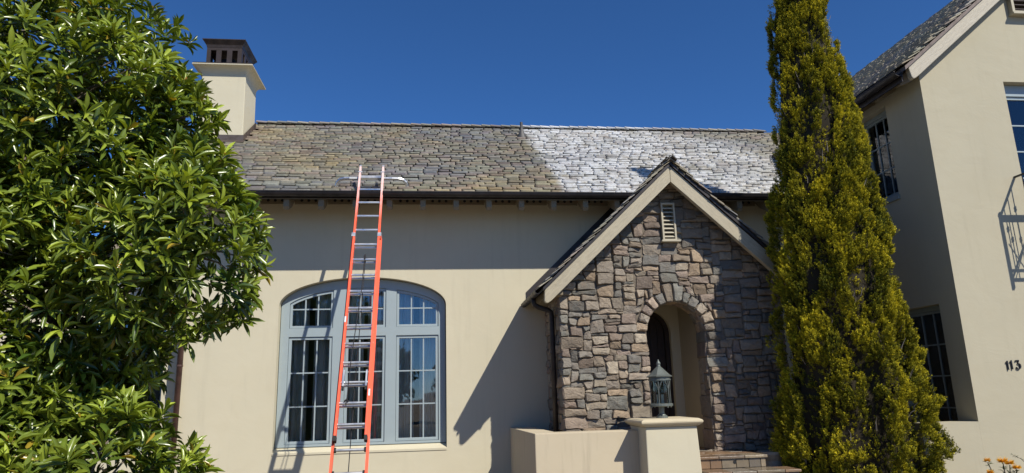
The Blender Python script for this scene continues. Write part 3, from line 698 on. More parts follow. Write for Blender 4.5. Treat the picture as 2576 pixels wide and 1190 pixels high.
# porch gutters and downpipe
GXL, GZL = PX-2.255, rake(PX+2.2, B1)+.03
for sg in (-1, 1):
    g = G(); x = PX+sg*2.262; half_round(g, (x, YB1-.02, GZL), (x, W-.02, GZL), .06, out=Vector((sg, 0, 0))); g.build('gutter', MT['gutter'], porch)
g = G(); g.tube([(1.645, 11.15, GZL-.05), (1.645, 11.15, GZL-.11), (1.66, 11.15, GZL-.155), (1.72, 11.16, GZL-.19), (1.88, 11.19, GZL-.235), (1.935, 11.2, GZL-.27), (1.945, 11.2, GZL-.34), (1.945, 11.2, -1.0)], .042, 12)
pdp = g.build('downpipe', MT['gutter'], porch, smooth=True)
# eave soffit block
g = G(); g.prism([(PX-2.10, 1.50), (PL+.0, 1.50), (PL+.0, 1.70), (PX-2.10, 1.62)], lambda x, z: (x, YB1+.001, z), lambda x, z: (x, W-.01, z)); g.build('soffit', MT['rafter'], porch)
# louvred vent
g = G(); vy0, vy1 = PY-.115, PY+.0
f = .032
wall_with_holes(g, [(VX0, VZ0), (VX1, VZ0), (VX1, VZ1), (VX0, VZ1)], [[(VX0+f, VZ0+.02), (VX1-f, VZ0+.02), (VX1-f, VZ1-f), (VX0+f, VZ1-f)]], lambda x, z: (x, vy0, z), lambda x, z: (x, vy1, z))
vent = g.build('gable_vent', MT['trim'], porch, bevel=.003)
g = G(); g.box(VX0-.03, VX1+.045, vy0-.035, vy1, VZ0-.032, VZ0-.001); g.build('vent_sill', MT['trim'], vent, bevel=.003)
for i in range(8):
    z = VZ0+.05+i*.069; g = G(); g.add([(VX0+f, vy0+.012, z), (VX1-f, vy0+.012, z), (VX1-f, vy0+.014, z+.014), (VX0+f, vy0+.014, z+.014), (VX0+f, vy1-.02, z+.05), (VX1-f, vy1-.02, z+.05), (VX1-f, vy1-.02, z+.064), (VX0+f, vy1-.02, z+.064)], [(0, 1, 2, 3), (3, 2, 6, 7), (4, 7, 6, 5), (0, 4, 5, 1), (0, 3, 7, 4), (1, 5, 6, 2)]); g.build('louvre', MT['trim'], vent)

# ------------------------------------------------------------------ steps, terrace wall, pillar, urn
steps = thing('porch_steps', 'wet stone-tiled steps in front of the porch arch', 'steps', (4.2, 9.9, GZ))
SZ = [-.95, -1.118, -1.285, -1.45]; FY = [9.95, 9.55, 9.15, 8.75]; RX = [4.78, 5.06, 5.34, 5.6]
def tcol(r): 
    c = r.choice([(.27, .17, .10), (.23, .17, .12), (.32, .20, .11), (.21, .18, .14), (.30, .24, .16)]); v = r.uniform(.7, 1.1); return tuple(q*v for q in c)+(1,)
k = N('stone_tile'); p_ = k.pos(); t_ = tint_source(k, True); a_ = k.noise(p_, 11, 5, .6)
MT['tilep'] = k.done(k.pbsdf(k.mix(k.rng(a_, .35, .7), t_, k.mix(.5, t_, (.10, .075, .05))), k.rng(a_, .4, .6, .18, .45), k.bump(a_, .35, .01)))
r = random.Random(77)
for i in range(4):
    yb = PY-.03 if i == 0 else FY[i-1]+.02
    g = G(); g.box(3.735, RX[i], FY[i]+.02, yb, GZ, SZ[i]-.035); g.build('step', MT['mortar'], steps)
    x = 3.735
    while x < RX[i]-.02:                    # riser tiles and tread slabs
        w = min(r.uniform(.16, .22), RX[i]-x)
        if RX[i]-x-w < .07: w = RX[i]-x
        g = G(); g.box(x+.004, x+w-.004, FY[i], FY[i]+.03, (SZ[i+1] if i < 3 else GZ)+.004, SZ[i]-.042); o = g.build('riser_tile', MT['tilep'], steps, bevel=.004); o.color = tcol(r); x += w
    for y0, y1 in ((FY[i]-.03, FY[i]+.30), (FY[i]+.30, FY[i]+.62), (FY[i]+.62, PY-.03)) if i == 0 else ((FY[i]-.03, FY[i-1]+.0),):
        x = 3.735
        while x < RX[i]+.02:
            w = min(r.uniform(.28, .42), RX[i]+.025-x)
            if RX[i]+.025-x-w < .1: w = RX[i]+.025-x
            g = G(); g.box(x+.004, x+w-.004, y0+.004, y1-.004, SZ[i]-.036, SZ[i]+r.uniform(-.003, .002)); o = g.build('tread_slab', MT['tilep'], steps, bevel=.005); o.color = tcol(r); x += w
g = G(); g.tube([(4.31, FY[0]-.004, -1.035), (4.31, FY[0]+.004, -1.035)], .026, 14); g.build('drain', MT['black'], steps)
gw = thing('terrace_wall', 'low cream stucco terrace wall between the house and the lantern pillar', 'wall', (2.1, 10.3, GZ))
g = G(); g.prism([(1.444, 10.12), (2.972, 10.12), (2.972, 10.46), (1.80, 10.46), (1.70, W-.002), (1.325, W-.002)], lambda x, y: (x, y, GZ), lambda x, y: (x, y, -.56)); g.build('wall', MT['stucco_s'], gw, bevel=.014)
pil = thing('lantern_pillar', 'square cream stucco pillar with a moulded cap carrying the lantern', 'pillar', (3.34, 10.12, GZ))
P0, P1, Q0, Q1 = 2.965, 3.715, 9.75, 10.50
g = G(); stack(g, [ring(P0-.02, P1+.03, Q0-.03, Q1+.02, GZ), ring(P0, P1, Q0, Q1, -.505)]); g.build('shaft', MT['stucco'], pil, bevel=.014)
g = G(); lv = []
for e, z in ((.006, -.504), (.012, -.497), (.040, -.488), (.040, -.478), (.062, -.468), (.074, -.450), (.074, -.432), (.062, -.416), (.045, -.410), (.036, -.402), (.015, -.397)): lv.append(ring(P0-e, P1+e, Q0-e, Q1+e, z))
stack(g, lv); g.build('cap', MT['cap_st'], pil, bevel=.004)
urn = thing('planter_urn', 'small beige stone planter urn beside the steps, half behind the cypress', 'planter', (5.10, 10.40, GZ))
g = G(); g.lathe((5.10, 10.40, GZ), [(.13, 0), (.14, .03), (.08, .09), (.07, .16), (.12, .24), (.17, .40), (.165, .52), (.20, .585), (.215, .61), (.215, .655), (.18, .655), (.16, .58)], 24); g.build('bowl', MT['urn'], urn, smooth=False)

# ------------------------------------------------------------------ lantern
lan = thing('lantern', 'weathered grey-green metal lantern standing on the pillar cap', 'lantern', (3.34, 10.12, -.397)); LC = Vector((3.34, 10.12, -.397))
g = G(); g.lathe(LC, [(.085, 0), (.085, .018), (.075, .026), (.075, .034), (.060, .04), (.05, .055)], 20); g.build('foot', MT['verdi'], lan)
g = G(); g.lathe(LC, [(.042, .05), (.042, .155), (.055, .165)], 16); g.build('stem', MT['verdi'], lan)
g = G(); g.lathe(LC, [(.06, .160), (.165, .165), (.172, .172), (.172, .198), (.160, .206), (.05, .206)], 24); g.build('tray', MT['verdi'], lan)
for i in range(4):
    w = math.pi*(2*i+.35)/4; g = G(); x, y = .168*math.cos(w), .168*math.sin(w); g.lathe(LC+Vector((x, y, .145)), [(.002, 0), (.011, .004), (.011, .016), (.004, .022)], 8); g.build('drop', MT['verdi'], lan)
CR = .150; nP = 6
for i in range(nP):
    w = 2*math.pi*(i+.05)/nP; d = Vector((math.cos(w), math.sin(w), 0))
    g = G(); g.tube([LC+d*CR+Vector((0, 0, .20)), LC+d*CR+Vector((0, 0, .535))], .0075, 6); g.build('post', MT['verdi'], lan)
    for sgn in (-1, 1):
        pth = []
        for kk in range(9):
            u = kk/8; ww = w + sgn*(math.pi/nP)*u; z = .40+.135*math.sin(u*math.pi/2); pth.append(LC+Vector((CR*math.cos(ww), CR*math.sin(ww), z)))
        g = G(); g.tube(pth, .006, 6); g.build('tracery', MT['verdi'], lan)
g = G()
A = [LC+Vector(((CR-.012)*math.cos(2*math.pi*i/32), (CR-.012)*math.sin(2*math.pi*i/32), .205)) for i in range(33)]; B = [a+Vector((0, 0, .335)) for a in A]; g.strip(A, B); g.build('glass', MT['lens'], lan, smooth=True, fix=False)
g = G(); g.lathe(LC, [(.13, .535), (.165, .535), (.165, .555), (.157, .562), (.157, .580), (.18, .588), (.13, .588)], 24); g.build('collar', MT['verdi'], lan)
g = G(); g.lathe(LC, [(.10, .586), (.192, .588), (.194, .598), (.155, .620), (.112, .662), (.070, .705), (.036, .735), (.03, .742)], 8, rot=.25); g.build('lid', MT['verdi'], lan)
g = G(); g.lathe(LC, [(.03, .738), (.034, .748), (.022, .756), (.032, .775), (.033, .788), (.024, .808), (.012, .822), (.012, .832), (.008, .842), (.001, .845)], 14); g.build('finial', MT['verdi'], lan, smooth=True)
for i in range(3):
    w = 2*math.pi*i/3+.5; c = LC+Vector((.05*math.cos(w), .05*math.sin(w), 0))
    g = G(); g.lathe(c, [(.018, .21), (.012, .225), (.013, .33), (.013, .335)], 10); b = g.build('candle', MT['bulb'], lan)
    g = G(); g.lathe(c, [(.008, .335), (.018, .36), (.019, .385), (.010, .43), (.002, .455)], 10); g.build('bulb', MT['lens'], b, smooth=True)

# ------------------------------------------------------------------ right wing
WX, WY_ = 7.85, 9.5; WS = .826; WRX = 10.95
wing = thing('gabled_wing', 'two-storey cream gabled wing with slate roof at the right edge', 'house', (9.5, WY_, GZ))
def wz(x, z0=4.97): return z0 + WS*(x-7.6) if x <= WRX else z0 + WS*(2*WRX-7.6-x)
XE = 2*WRX-WX
FW0, FW1, FZ0, FZ1 = 9.335, 11.2, 2.15, 4.80
gv = [(9.735, 6.07), (10.3, 6.07), (10.3, 7.0), (9.735, 7.0)]
g = G()
wall_with_holes(g, [(WX, GZ), (XE, GZ), (XE, wz(XE)-.05), (WRX, wz(WRX)-.05), (WX, wz(WX)-.05)], [[(FW0, FZ0), (FW1, FZ0), (FW1, FZ1), (FW0, FZ1)], gv], lambda x, z: (x, WY_, z), lambda x, z: (x, WY_+.3, z))
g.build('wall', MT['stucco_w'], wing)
# side wall with two windows (faces the porch)
SU = (10.40, 11.30, 3.12, 4.74); SLo = (9.90, 10.95, -1.0, 1.20)
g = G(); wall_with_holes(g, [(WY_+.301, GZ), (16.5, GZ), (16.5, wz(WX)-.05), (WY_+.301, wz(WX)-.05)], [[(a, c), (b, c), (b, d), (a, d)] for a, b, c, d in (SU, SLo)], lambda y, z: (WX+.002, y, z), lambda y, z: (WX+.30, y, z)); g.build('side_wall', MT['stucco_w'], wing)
g = G(); g.box(WX+1.6, WX+1.65, WY_+.31, 12.19, GZ, 4.9); g.build('inner_wall', MT['room'], wing)
g = G(); g.box(WX+.31, XE-.3, 12.2, 12.25, GZ, 4.9); g.build('inner_wall', MT['room'], wing)
for nm, (a, b, c, d), rows in (('upper_side_window', SU, 3), ('lower_side_window', SLo, 4)):
    fx0, fx1 = WX+.14, WX+.22; g = G(); f = .075
    wall_with_holes(g, [(a+.002, c+.002), (b-.002, c+.002), (b-.002, d-.002), (a+.002, d-.002)], [[(a+f, c+f), (b-f, c+f), (b-f, d-f), (a+f, d-f)]], lambda y, z: (fx0, y, z), lambda y, z: (fx1, y, z)); wn_ = g.build('side_window', MT['teal_d'], wing, bevel=.005)
    f2 = .045; ia, ib, ic, id_ = a+f+f2, b-f-f2, c+f+f2, d-f-f2; g = G()
    wall_with_holes(g, [(a+f+.003, c+f+.003), (b-f-.003, c+f+.003), (b-f-.003, d-f-.003), (a+f+.003, d-f-.003)], [[(ia, ic), (ib, ic), (ib, id_), (ia, id_)]], lambda y, z: (fx0+.025, y, z), lambda y, z: (fx1-.01, y, z)); g.build('casement', MT['teal_d'], wn_)
    ny = 3 if rows == 3 else 3; cy = [ia+(ib-ia)*k/ny for k in range(ny+1)]; cz = [ic+(id_-ic)*k/rows for k in range(rows+1)]
    for k in range(1, ny): g = G(); g.box(fx0+.035, fx1-.02, cy[k]-.01, cy[k]+.01, ic, id_); g.build('muntin', MT['teal_d'], wn_)
    for k in range(1, rows): g = G(); g.box(fx0+.037, fx1-.018, ia, ib, cz[k]-.01, cz[k]+.01); g.build('muntin', MT['teal_d'], wn_)
    for u in range(ny):
        for v in range(rows): g = G(); g.box(fx0+.050, fx0+.054, cy[u]+(.01 if u else 0), cy[u+1]-(.01 if u < ny-1 else 0), cz[v]+(.01 if v else 0), cz[v+1]-(.01 if v < rows-1 else 0)); g.build('pane', MT['glass'], wn_)
    if rows == 3: g = G(); g.box(WX-.03, WX+.14, a-.02, b+.02, c-.075, c-.002); g.build('sill', MT['teal_d'], wn_, bevel=.006)
# front french window
g = G(); f = .085; fy0, fy1 = WY_+.13, WY_+.22
wall_with_holes(g, [(FW0+.002, FZ0), (FW1-.002, FZ0), (FW1-.002, FZ1-.002), (FW0+.002, FZ1-.002)], [[(FW0+f, FZ0+f), (FW1-f, FZ0+f), (FW1-f, FZ1-.20), (FW0+f, FZ1-.20)]], lambda x, z: (x, fy0, z), lambda x, z: (x, fy1, z)); fw = g.build('french_window', MT['teal'], wing, bevel=.006)
ia, ib, ic, id_ = FW0+f+.05, FW1-f-.05, FZ0+f+.05, FZ1-.25
g = G(); wall_with_holes(g, [(FW0+f+.003, FZ0+f+.003), (FW1-f-.003, FZ0+f+.003), (FW1-f-.003, FZ1-.203), (FW0+f+.003, FZ1-.203)], [[(ia, ic), (ib, ic), (ib, id_), (ia, id_)]], lambda x, z: (x, fy0+.025, z), lambda x, z: (x, fy1-.01, z)); g.build('casement', MT['teal'], fw)
cx = [ia+(ib-ia)*k/4 for k in range(5)]; cz = [ic+(id_-ic)*k/5 for k in range(6)]
for k in (1, 2, 3): g = G(); g.box(cx[k]-.011, cx[k]+.011, fy0+.035, fy1-.02, ic, id_); g.build('muntin', MT['teal'], fw)
for k in range(1, 5): g = G(); g.box(ia, ib, fy0+.037, fy1-.018, cz[k]-.011, cz[k]+.011); g.build('muntin', MT['teal'], fw)
for u in range(4):
    for v in range(5): g = G(); g.box(cx[u]+(.011 if u else 0), cx[u+1]-(.011 if u < 3 else 0), fy0+.050, fy0+.054, cz[v]+(.011 if v else 0), cz[v+1]-(.011 if v < 4 else 0)); g.build('pane', MT['glass'], fw)
# gable vent
g = G(); x0, x1, z0, z1 = 9.70, 10.33, 6.03, 7.03
wall_with_holes(g, [(x0, z0), (x1, z0), (x1, z1), (x0, z1)], [[(x0+.05, z0+.04), (x1-.05, z0+.04), (x1-.05, z1-.05), (x0+.05, z1-.05)]], lambda x, z: (x, WY_-.085, z), lambda x, z: (x, WY_-.002, z)); v_ = g.build('gable_vent', MT['trim'], wing, bevel=.004)
g = G(); g.box(x0-.02, x1+.02, WY_-.12, WY_-.002, z0-.035, z0-.002); g.build('vent_sill', MT['trim'], v_)
for i in range(11):
    z = z0+.07+i*.08; g = G(); g.add([(x0+.05, WY_-.07, z), (x1-.05, WY_-.07, z), (x1-.05, WY_-.07, z+.014), (x0+.05, WY_-.07, z+.014), (x0+.05, WY_+.02, z+.06), (x1-.05, WY_+.02, z+.06), (x1-.05, WY_+.02, z+.074), (x0+.05, WY_+.02, z+.074)], [(0, 1, 2, 3), (3, 2, 6, 7), (4, 7, 6, 5), (0, 4, 5, 1), (0, 3, 7, 4), (1, 5, 6, 2)]); g.build('louvre', MT['cap'], v_)
# roof
wc, wsn = math.cos(math.atan(WS)), math.sin(math.atan(WS))
def wboard(sg, mat):
    xa = 7.545 if sg < 0 else 2*WRX-7.545
    X = lambda d: WRX + sg*d; D = WRX-7.545; z = lambda d, o: wz(WRX-d, 4.97)+o
    pg = [(0, z(0, -.27)), (D-.14, z(D-.14, -.27)), (D-.07, z(D-.07, -.265)), (D-.02, z(D-.02, -.24)), (D, z(D, -.19)), (D+.03, z(D+.03, -.03)), (D+.02, z(D+.02, 0)), (0, z(0, 0))]
    g = G(); g.prism(pg, lambda d, zz: (X(d), 9.28, zz), lambda d, zz: (X(d), 9.37, zz)); g.build('bargeboard', mat, wing, bevel=.01)
wboard(-1, MT['trimW']); wboard(1, MT['trimW'])
g = G()
for sg in (-1, 1):
    D = WRX-7.43; pg = [(0, wz(WRX)+.004), (D, wz(7.43)+.004), (D, wz(7.43)+.07), (0, wz(WRX)+.07)]
    g.prism(pg, lambda d, z: (WRX+sg*d, 9.245, z), lambda d, z: (WRX+sg*d, 15.5, z))
wroof = g.build('roof', MT['flash'], wing)
slate_field(wroof, Vector((7.40, 15.5, wz(7.40)+.075)), Vector((0, -1, 0)), Vector((wc, 0, wsn)), Vector((-wsn, 0, wc)), 15.5-9.215, 33, .139, .235, MT['slate_p'], MT['slate_ps'], 300, seed=17, lift=.036, tilt=.028, th=(.015, .026), keep=lambda P: P.y < 12.6)
rs = G(); rs.prism([(0, wz(WRX)+.071), (3.5, wz(WRX)-3.5*WS+.071), (3.5, wz(WRX)-3.5*WS+.11), (0, wz(WRX)+.11)], lambda d, z: (WRX+d, 9.22, z), lambda d, z: (WRX+d, 15.5, z)); rs.c = [(.18, .17, .13, 1)]*len(rs.f); rs.build('far_slope', MT['slate_ps'], wroof, kind='stuff')
gx, gz_ = 7.37, wz(7.43)+.01
g = G(); half_round(g, (gx, 9.33, gz_), (gx, 14.2, gz_), .075, out=Vector((-1, 0, 0))); g.tube([(gx-.075, 9.33, gz_), (gx-.075, 14.2, gz_)], .011, 6); wg = g.build('gutter', MT['gutter'], wing)
g = G(); g.box(gx+.078, gx+.10, 9.38, 14.2, gz_-.14, gz_-.01); g.build('fascia', MT['gutter'], wing)
gg = G(); gg.prism([(7.50, wz(7.50)-.08), (WX+.02, wz(WX)-.03), (WX+.02, wz(WX)-.30), (7.66, wz(7.66)-.27), (7.50, wz(7.50)-.20)], lambda x, z: (x, -.045, z), lambda x, z: (x, .045, z)); wt_m = mesh_of('rafter_tail', gg, MT['rafter'])
gb = G(); gb.box(WX-.09, WX-.05, -.235, .235, wz(WX)-.30, wz(WX)-.06); wb_m = mesh_of('blocking', gb, MT['rafter'])
gh = G()
gh.lathe((0, 0, 0), [(.001, -.002), (.026, -.002), (.026, .0), (.001, .0)], 12)
gh.v = [(WX-.092+v[2]*.5, v[1], wz(WX)-.2+v[0]) for v in gh.v]; wh_m = mesh_of('vent_hole', gh, MT['black'])
for i in range(8):
    y = 9.55+.57*i; copy_piece('rafter_tail', wt_m, wing, Matrix.Translation((0, y, 0)))
    b = copy_piece('blocking', wb_m, wing, Matrix.Translation((0, y+.285, 0))); 
    for dy in (-.10, .10): h = lnk(bpy.data.objects.new('vent_hole', wh_m)); h.parent = b; h.location.y = dy
# house number
def digit(kind, x, z, h, g):
    if kind == '1':
        pg = [(.42, 0), (.62, .0), (.60, .06), (.585, .5), (.60, 1.0), (.50, .99), (.36, .88), (.22, .83), (.24, .78), (.40, .80), (.425, .5), (.41, .06)]
        g.prism([(x+a*h*.62, z+b*h) for a, b in pg], lambda a, b: (a, WY_-.022, b), lambda a, b: (a, WY_-.001, b))
    else:
        path = [(.10, .90), (.30, .97), (.62, .96), (.52, .80), (.38, .63), (.55, .62), (.72, .50), (.76, .33), (.68, .14), (.48, .02), (.28, .02), (.12, .12), (.16, .22)]
        wd = [.05, .05, .05, .045, .04, .05, .075, .085, .075, .05, .045, .06, .06]
        L, R_ = [], []
        for i, (a, b) in enumerate(path):
            q0, q1 = path[max(i-1, 0)], path[min(i+1, len(path)-1)]; tx, tz = q1[0]-q0[0], q1[1]-q0[1]; m = math.hypot(tx, tz); nx, nz = -tz/m*wd[i], tx/m*wd[i]
            L.append((a+nx, b+nz)); R_.append((a-nx, b-nz))
        for i in range(len(path)-1):
            q = [L[i], L[i+1], R_[i+1], R_[i]]; g.prism([(x+a*h*.78, z+b*h) for a, b in q], lambda a, b: (a, WY_-.022, b), lambda a, b: (a, WY_-.001, b))
hn = thing('house_number', 'dark metal house number 113 on the cream wall of the wing', 'house number', (8.6, WY_-.02, .155))
for ch, x in (('1', 8.425), ('1', 8.492), ('3', 8.592)):
    g = G(); digit(ch, x, .155+(.006 if x > 8.43 else 0), .132, g); g.build('digit', MT['number'], hn)
# balcony railing
bal = thing('balcony_railing', 'black wrought-iron balcony railing below the upper window of the wing', 'railing', (10.2, WY_, 2.0))
RX0, RX1, RY0, RZ0, RZ1 = 9.20, 11.3, WY_-.55, 2.02, 3.15
g = G(); g.box(RX0-.018, RX0+.018, RY0, WY_-.002, RZ1-.012, RZ1+.012); g.box(RX1-.018, RX1+.018, RY0, WY_-.002, RZ1-.012, RZ1+.012); g.box(RX0-.018, RX1+.018, RY0-.018, RY0+.022, RZ1-.06, RZ1+.013); g.build('top_rail', MT['iron'], bal)
g = G(); g.box(RX0-.012, RX0+.012, RY0, WY_-.002, RZ0+.12, RZ0+.15); g.box(RX1-.012, RX1+.012, RY0, WY_-.002, RZ0+.12, RZ0+.15); g.box(RX0-.012, RX1+.012, RY0-.012, RY0+.012, RZ0+.12, RZ0+.155); g.box(RX0-.012, RX1+.012, RY0-.012, RY0+.012, RZ0+.27, RZ0+.295); g.build('bottom_rail', MT['iron'], bal)
for x in (RX0, RX1): g = G(); g.box(x-.02, x+.02, RY0-.02, RY0+.02, RZ0, RZ1-.061); g.lathe((x, RY0, RZ1+.013), [(.02, 0), (.032, .02), (.026, .045), (.005, .06)], 10); g.build('post', MT['iron'], bal)
def baluster(x, y):
    g = G(); g.tube([(x, y, RZ0+.155), (x, y, RZ1-.02)], .008, 6); z = RZ0+.72; g.lathe((x, y, z), [(.008, 0), (.024, .03), (.016, .05), (.024, .07), (.008, .10)], 8); g.build('baluster', MT['iron'], bal)
for i in range(1, 4): baluster(RX0, RY0+.137*i)
for i in range(1, 15): baluster(RX0+.14*i, RY0)
for i in range(5):
    x = RX0+.07+.42*i; g = G(); g.tube([(x, RY0-.012, RZ0+.16), (x+.28, RY0-.012, RZ0+.72)], .008, 6); g.build('cross_bar', MT['iron'], bal)
    g = G(); g.tube([(x+.28, RY0-.014, RZ0+.16), (x, RY0-.014, RZ0+.72)], .008, 6); g.build('cross_bar', MT['iron'], bal)
rw = thing('courtyard_wall', 'low cream stucco wall running left from the wing behind the cypress', 'wall', (7.3, WY_+.15, GZ))
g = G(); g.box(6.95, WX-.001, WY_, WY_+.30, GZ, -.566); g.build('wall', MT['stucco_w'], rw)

# ------------------------------------------------------------------ extension ladder
L0 = Vector((-1.0462, 9.2889, -.6208)); dL = Vector((-.0002, .14224, .26957)); ld = dL.normalized(); lx = Vector((1, 0, 0)); ln = Vector((0, -ld.z, ld.y))
lad = thing('extension_ladder', 'orange fibreglass extension ladder with aluminium rungs leaning on the roof gutter', 'ladder', (L0.x, L0.y-3.63*dL.y, GZ))
def LP(k, x=0, n=0): return L0 + dL*k + lx*x + ln*n
def rail(k0, k1, x, sg, n0, name, dep=.072):
    c = (LP(k0, x, n0)+LP(k1, x, n0))/2; half = (LP(k1)-LP(k0)).length/2; g = G()
    g.obox(c, (lx, ld, ln), (.0035, half, dep/2))
    for s_ in (-1, 1): g.obox(c + lx*sg*.0155 + ln*s_*(dep/2-.003), (lx, ld, ln), (.0125, half, .003))
    return g.build(name, MT['fiber'], lad)
KB = -3.60
for sg in (-1, 1):
    rail(KB, 11.75, sg*.2065, sg, -.030, 'base_rail'); rail(.40, 16.78, sg*.1815, sg, .046, 'fly_rail')
    g = G(); g.obox(LP(.37, sg*.195, .046), (lx, ld, ln), (.020, .035, .040)); g.build('end_boot', MT['black'], lad)
    g = G(); g.obox(LP(16.80, sg*.195, .046), (lx, ld, ln), (.019, .018, .038)); g.build('end_cap', MT['alu'], lad)
    g = G(); g.obox(LP(11.6, sg*.203, .03), (lx, ld, ln), (.030, .038, .058)); g.build('guide_bracket', MT['alu'], lad)
    g = G(); g.obox(LP(KB+.02, sg*.215, -.03), (lx, (0, 1, 0), (0, 0, 1)), (.035, .055, .016)); g.build('foot', MT['black'], lad)
    # rung lock
    g = G(); g.obox(LP(3.35, sg*.152, .055), (lx, ld, ln), (.011, .075, .022)); g.obox(LP(2.93, sg*.152, .06), (lx, ld, ln), (.012, .055, .018)); rl = g.build('rung_lock', MT['alu'], lad)
    g = G(); g.obox(LP(2.70, sg*.152, .065), (lx, ld, ln), (.013, .028, .016)); g.build('lock_tip', MT['black'], rl)
def rung(k, hw, n):
    a, b = LP(k, -hw, n), LP(k, hw, n); V = []; m = 10
    for P in (a, b):
        for i in range(m):
            w = 2*math.pi*(i+.5)/m; V.append(P + ln*math.cos(w)*.016 + ld*max(-.019, min(.015, math.sin(w)*.022)))
    g = G(); g.add(V, [(i, (i+1) % m, m+(i+1) % m, m+i) for i in range(m)] + [tuple(reversed(range(m))), tuple(range(m, 2*m))]); return g
for k in range(-3, 12):
    o = rung(k, .204, -.030).build('base_rung', MT['alu'], lad)
    if k < 1:
        for sg in (-1, 1): g = G(); g.obox(LP(k, sg*.188, -.030), (lx, ld, ln), (.013, .026, .022)); g.build('rung_plate', MT['black'], o)
for k in range(1, 16): rung(k+.02, .180, .046).build('fly_rung', MT['alu'], lad)
# stand-off: straight tube with bent ends that rest on the slates
so = thing('ladder_stabiliser', 'bent aluminium stand-off bar clamped across the ladder top, resting on slates', 'stabiliser', (L0.x, 11.6, 3.5))
sp = []
c = LP(16.1, 0, -.02)
pts = [(-.60, .10, -.155), (-.605, .08, -.10), (-.585, .05, -.05), (-.535, .02, -.012), (-.46, .005, .0), (-.35, 0, 0), (.35, 0, 0), (.46, .005, .0), (.535, .02, -.012), (.585, .05, -.05), (.605, .08, -.10), (.60, .10, -.155)]
g = G(); g.tube([c+Vector(p) for p in pts], .029, 8); g.build('bar', MT['alu'], so)
for s_ in (-1, 1): g = G(); g.tube([c+Vector((s_*.60, .10, -.15)), c+Vector((s_*.598, .115, -.195))], .031, 10); g.build('rubber_tip', MT['black'], so)
g = G(); g.obox(LP(16.02, 0, .02), (lx, ld, ln), (.175, .028, .03)); g.build('clamp', MT['alu'], so)
for s_ in (-1, 1): g = G(); g.obox(LP(16.3, s_*.188, .07), (lx, ld, ln), (.033, .014, .014)); g.build('bolt_plate', MT['alu'], so)
g = G(); g.obox(c+Vector((-.30, -.0265, 0)), (lx, (0, 0, 1), (0, 1, 0)), (.075, .014, .0015)); g.build('sticker', m_simple('sticker', (.65, .65, .62), .5, 0, 40, .1), so)
for k, x in ((2.45, .203), (6.3, -.203)):
    g = G(); g.obox(LP(k, x, .084), (lx, ld, ln), (.011, .05, .0012)); g.build('label_plate', m_simple('label_plate', (.70, .72, .76), .5, 0, 60, .2), lad)
rp = thing('ladder_rope', 'thin black haul rope hanging down the middle of the ladder', 'rope', tuple(LP(KB, 0, -.05)))
g = G(); g.tube([LP(10.2, .0, .07), LP(8, -.01, .062), LP(6, -.045, .06), LP(4, -.075, .06), LP(2.3, -.085, .062), LP(2.0, -.088, .075), LP(1.85, -.09, .06)], .0065, 6); g.build('strand', MT['rope'], rp)
g = G(); g.tube([LP(10.2, .004, .0), LP(7, -.0, -.02), LP(3, -.005, -.035), LP(0, -.005, -.05), LP(KB, .0, -.05)], .0065, 6); g.build('strand', MT['rope'], rp)
g = G(); g.obox(LP(10.15, 0, .03), (lx, ld, ln), (.014, .05, .035)); g.build('pulley', MT['iron'], rp)
g = G(); g.tube([LP(2.05, -.115, .07), LP(2.12, -.09, .082), LP(2.05, -.06, .07)], .012, 6); g.build('knot', MT['rope'], rp)

# ------------------------------------------------------------------ foliage helpers
def frame_of(d, r):
    d = d.normalized(); a = d.cross(Vector((0, 0, 1)) if abs(d.z) < .95 else Vector((1, 0, 0))).normalized(); b = d.cross(a)
    w = r.uniform(0, 6.283); return d, a*math.cos(w)+b*math.sin(w), b*math.cos(w)-a*math.sin(w)
def leaf_shape(c, fold, ns=4):
    """length along x from 0 to 1, width 1 at the widest, curls down by c"""
    V = []; wd = [.10, .55, .96, .86, .0] if ns == 4 else [.2, 1, 0]
    for i in range(ns+1):
        x = i/ns; z = -c*x*x; h = wd[i]*.5
        if i == ns: V.append((x, 0, z))
        else: V += [(x, -h, z+fold*h), (x, 0, z), (x, h, z+fold*h)]
    F = []
    for i in range(ns-1): b = 3*i; F += [(b, b+1, b+4, b+3), (b+1, b+2, b+5, b+4)]
    b = 3*(ns-1); F += [(b, b+1, b+3), (b+1, b+2, b+3)]
    return V, F
CAMP = Vector((0, 0, 0))
def in_frame(P):
    d = P.dot(cf_); return d > .3 and abs(P.dot(cr_)/d) < .73 and abs(P.dot(cu_)/d) < .34

# ------------------------------------------------------------------ broad-leaved tree, front left
r = random.Random(101)
laurel = thing('broadleaf_tree', 'large glossy broad-leaved evergreen tree filling the left edge of the view', 'tree', (-3.1, 5.0, GZ))
SPH = [((-2.80, 4.9, 1.92), 1.10), ((-1.86, 4.75, 1.90), .30), ((-1.70, 4.6, .98), .62), ((-2.42, 4.8, .50), .70), ((-2.10, 4.55, -.66), .72), ((-3.45, 4.8, .30), 1.25), ((-3.5, 5.0, 2.55), 1.25), ((-3.2, 4.5, -.75), .95), ((-3.15, 4.2, 1.05), .80), ((-2.38, 4.85, 1.25), .66), ((-3.9, 4.6, 1.5), 1.1), ((-2.95, 4.6, .0), .80), ((-2.50, 4.7, -.1), .55)]
SPH = [(Vector(c), q) for c, q in SPH]
g = G(); tb = Vector((-3.1, 5.05, GZ-.05))
fork = Vector((-3.05, 5.0, -.4)); g.tube([tb, tb+Vector((.03, 0, .6)), fork], [.13, .10, .085], 10)
for c, q in SPH:
    mid = fork.lerp(c, .5)+Vector((r.uniform(-.12, .12), r.uniform(-.1, .1), .08)); g.tube([fork, mid, c], [.055, .035, .016], 7)
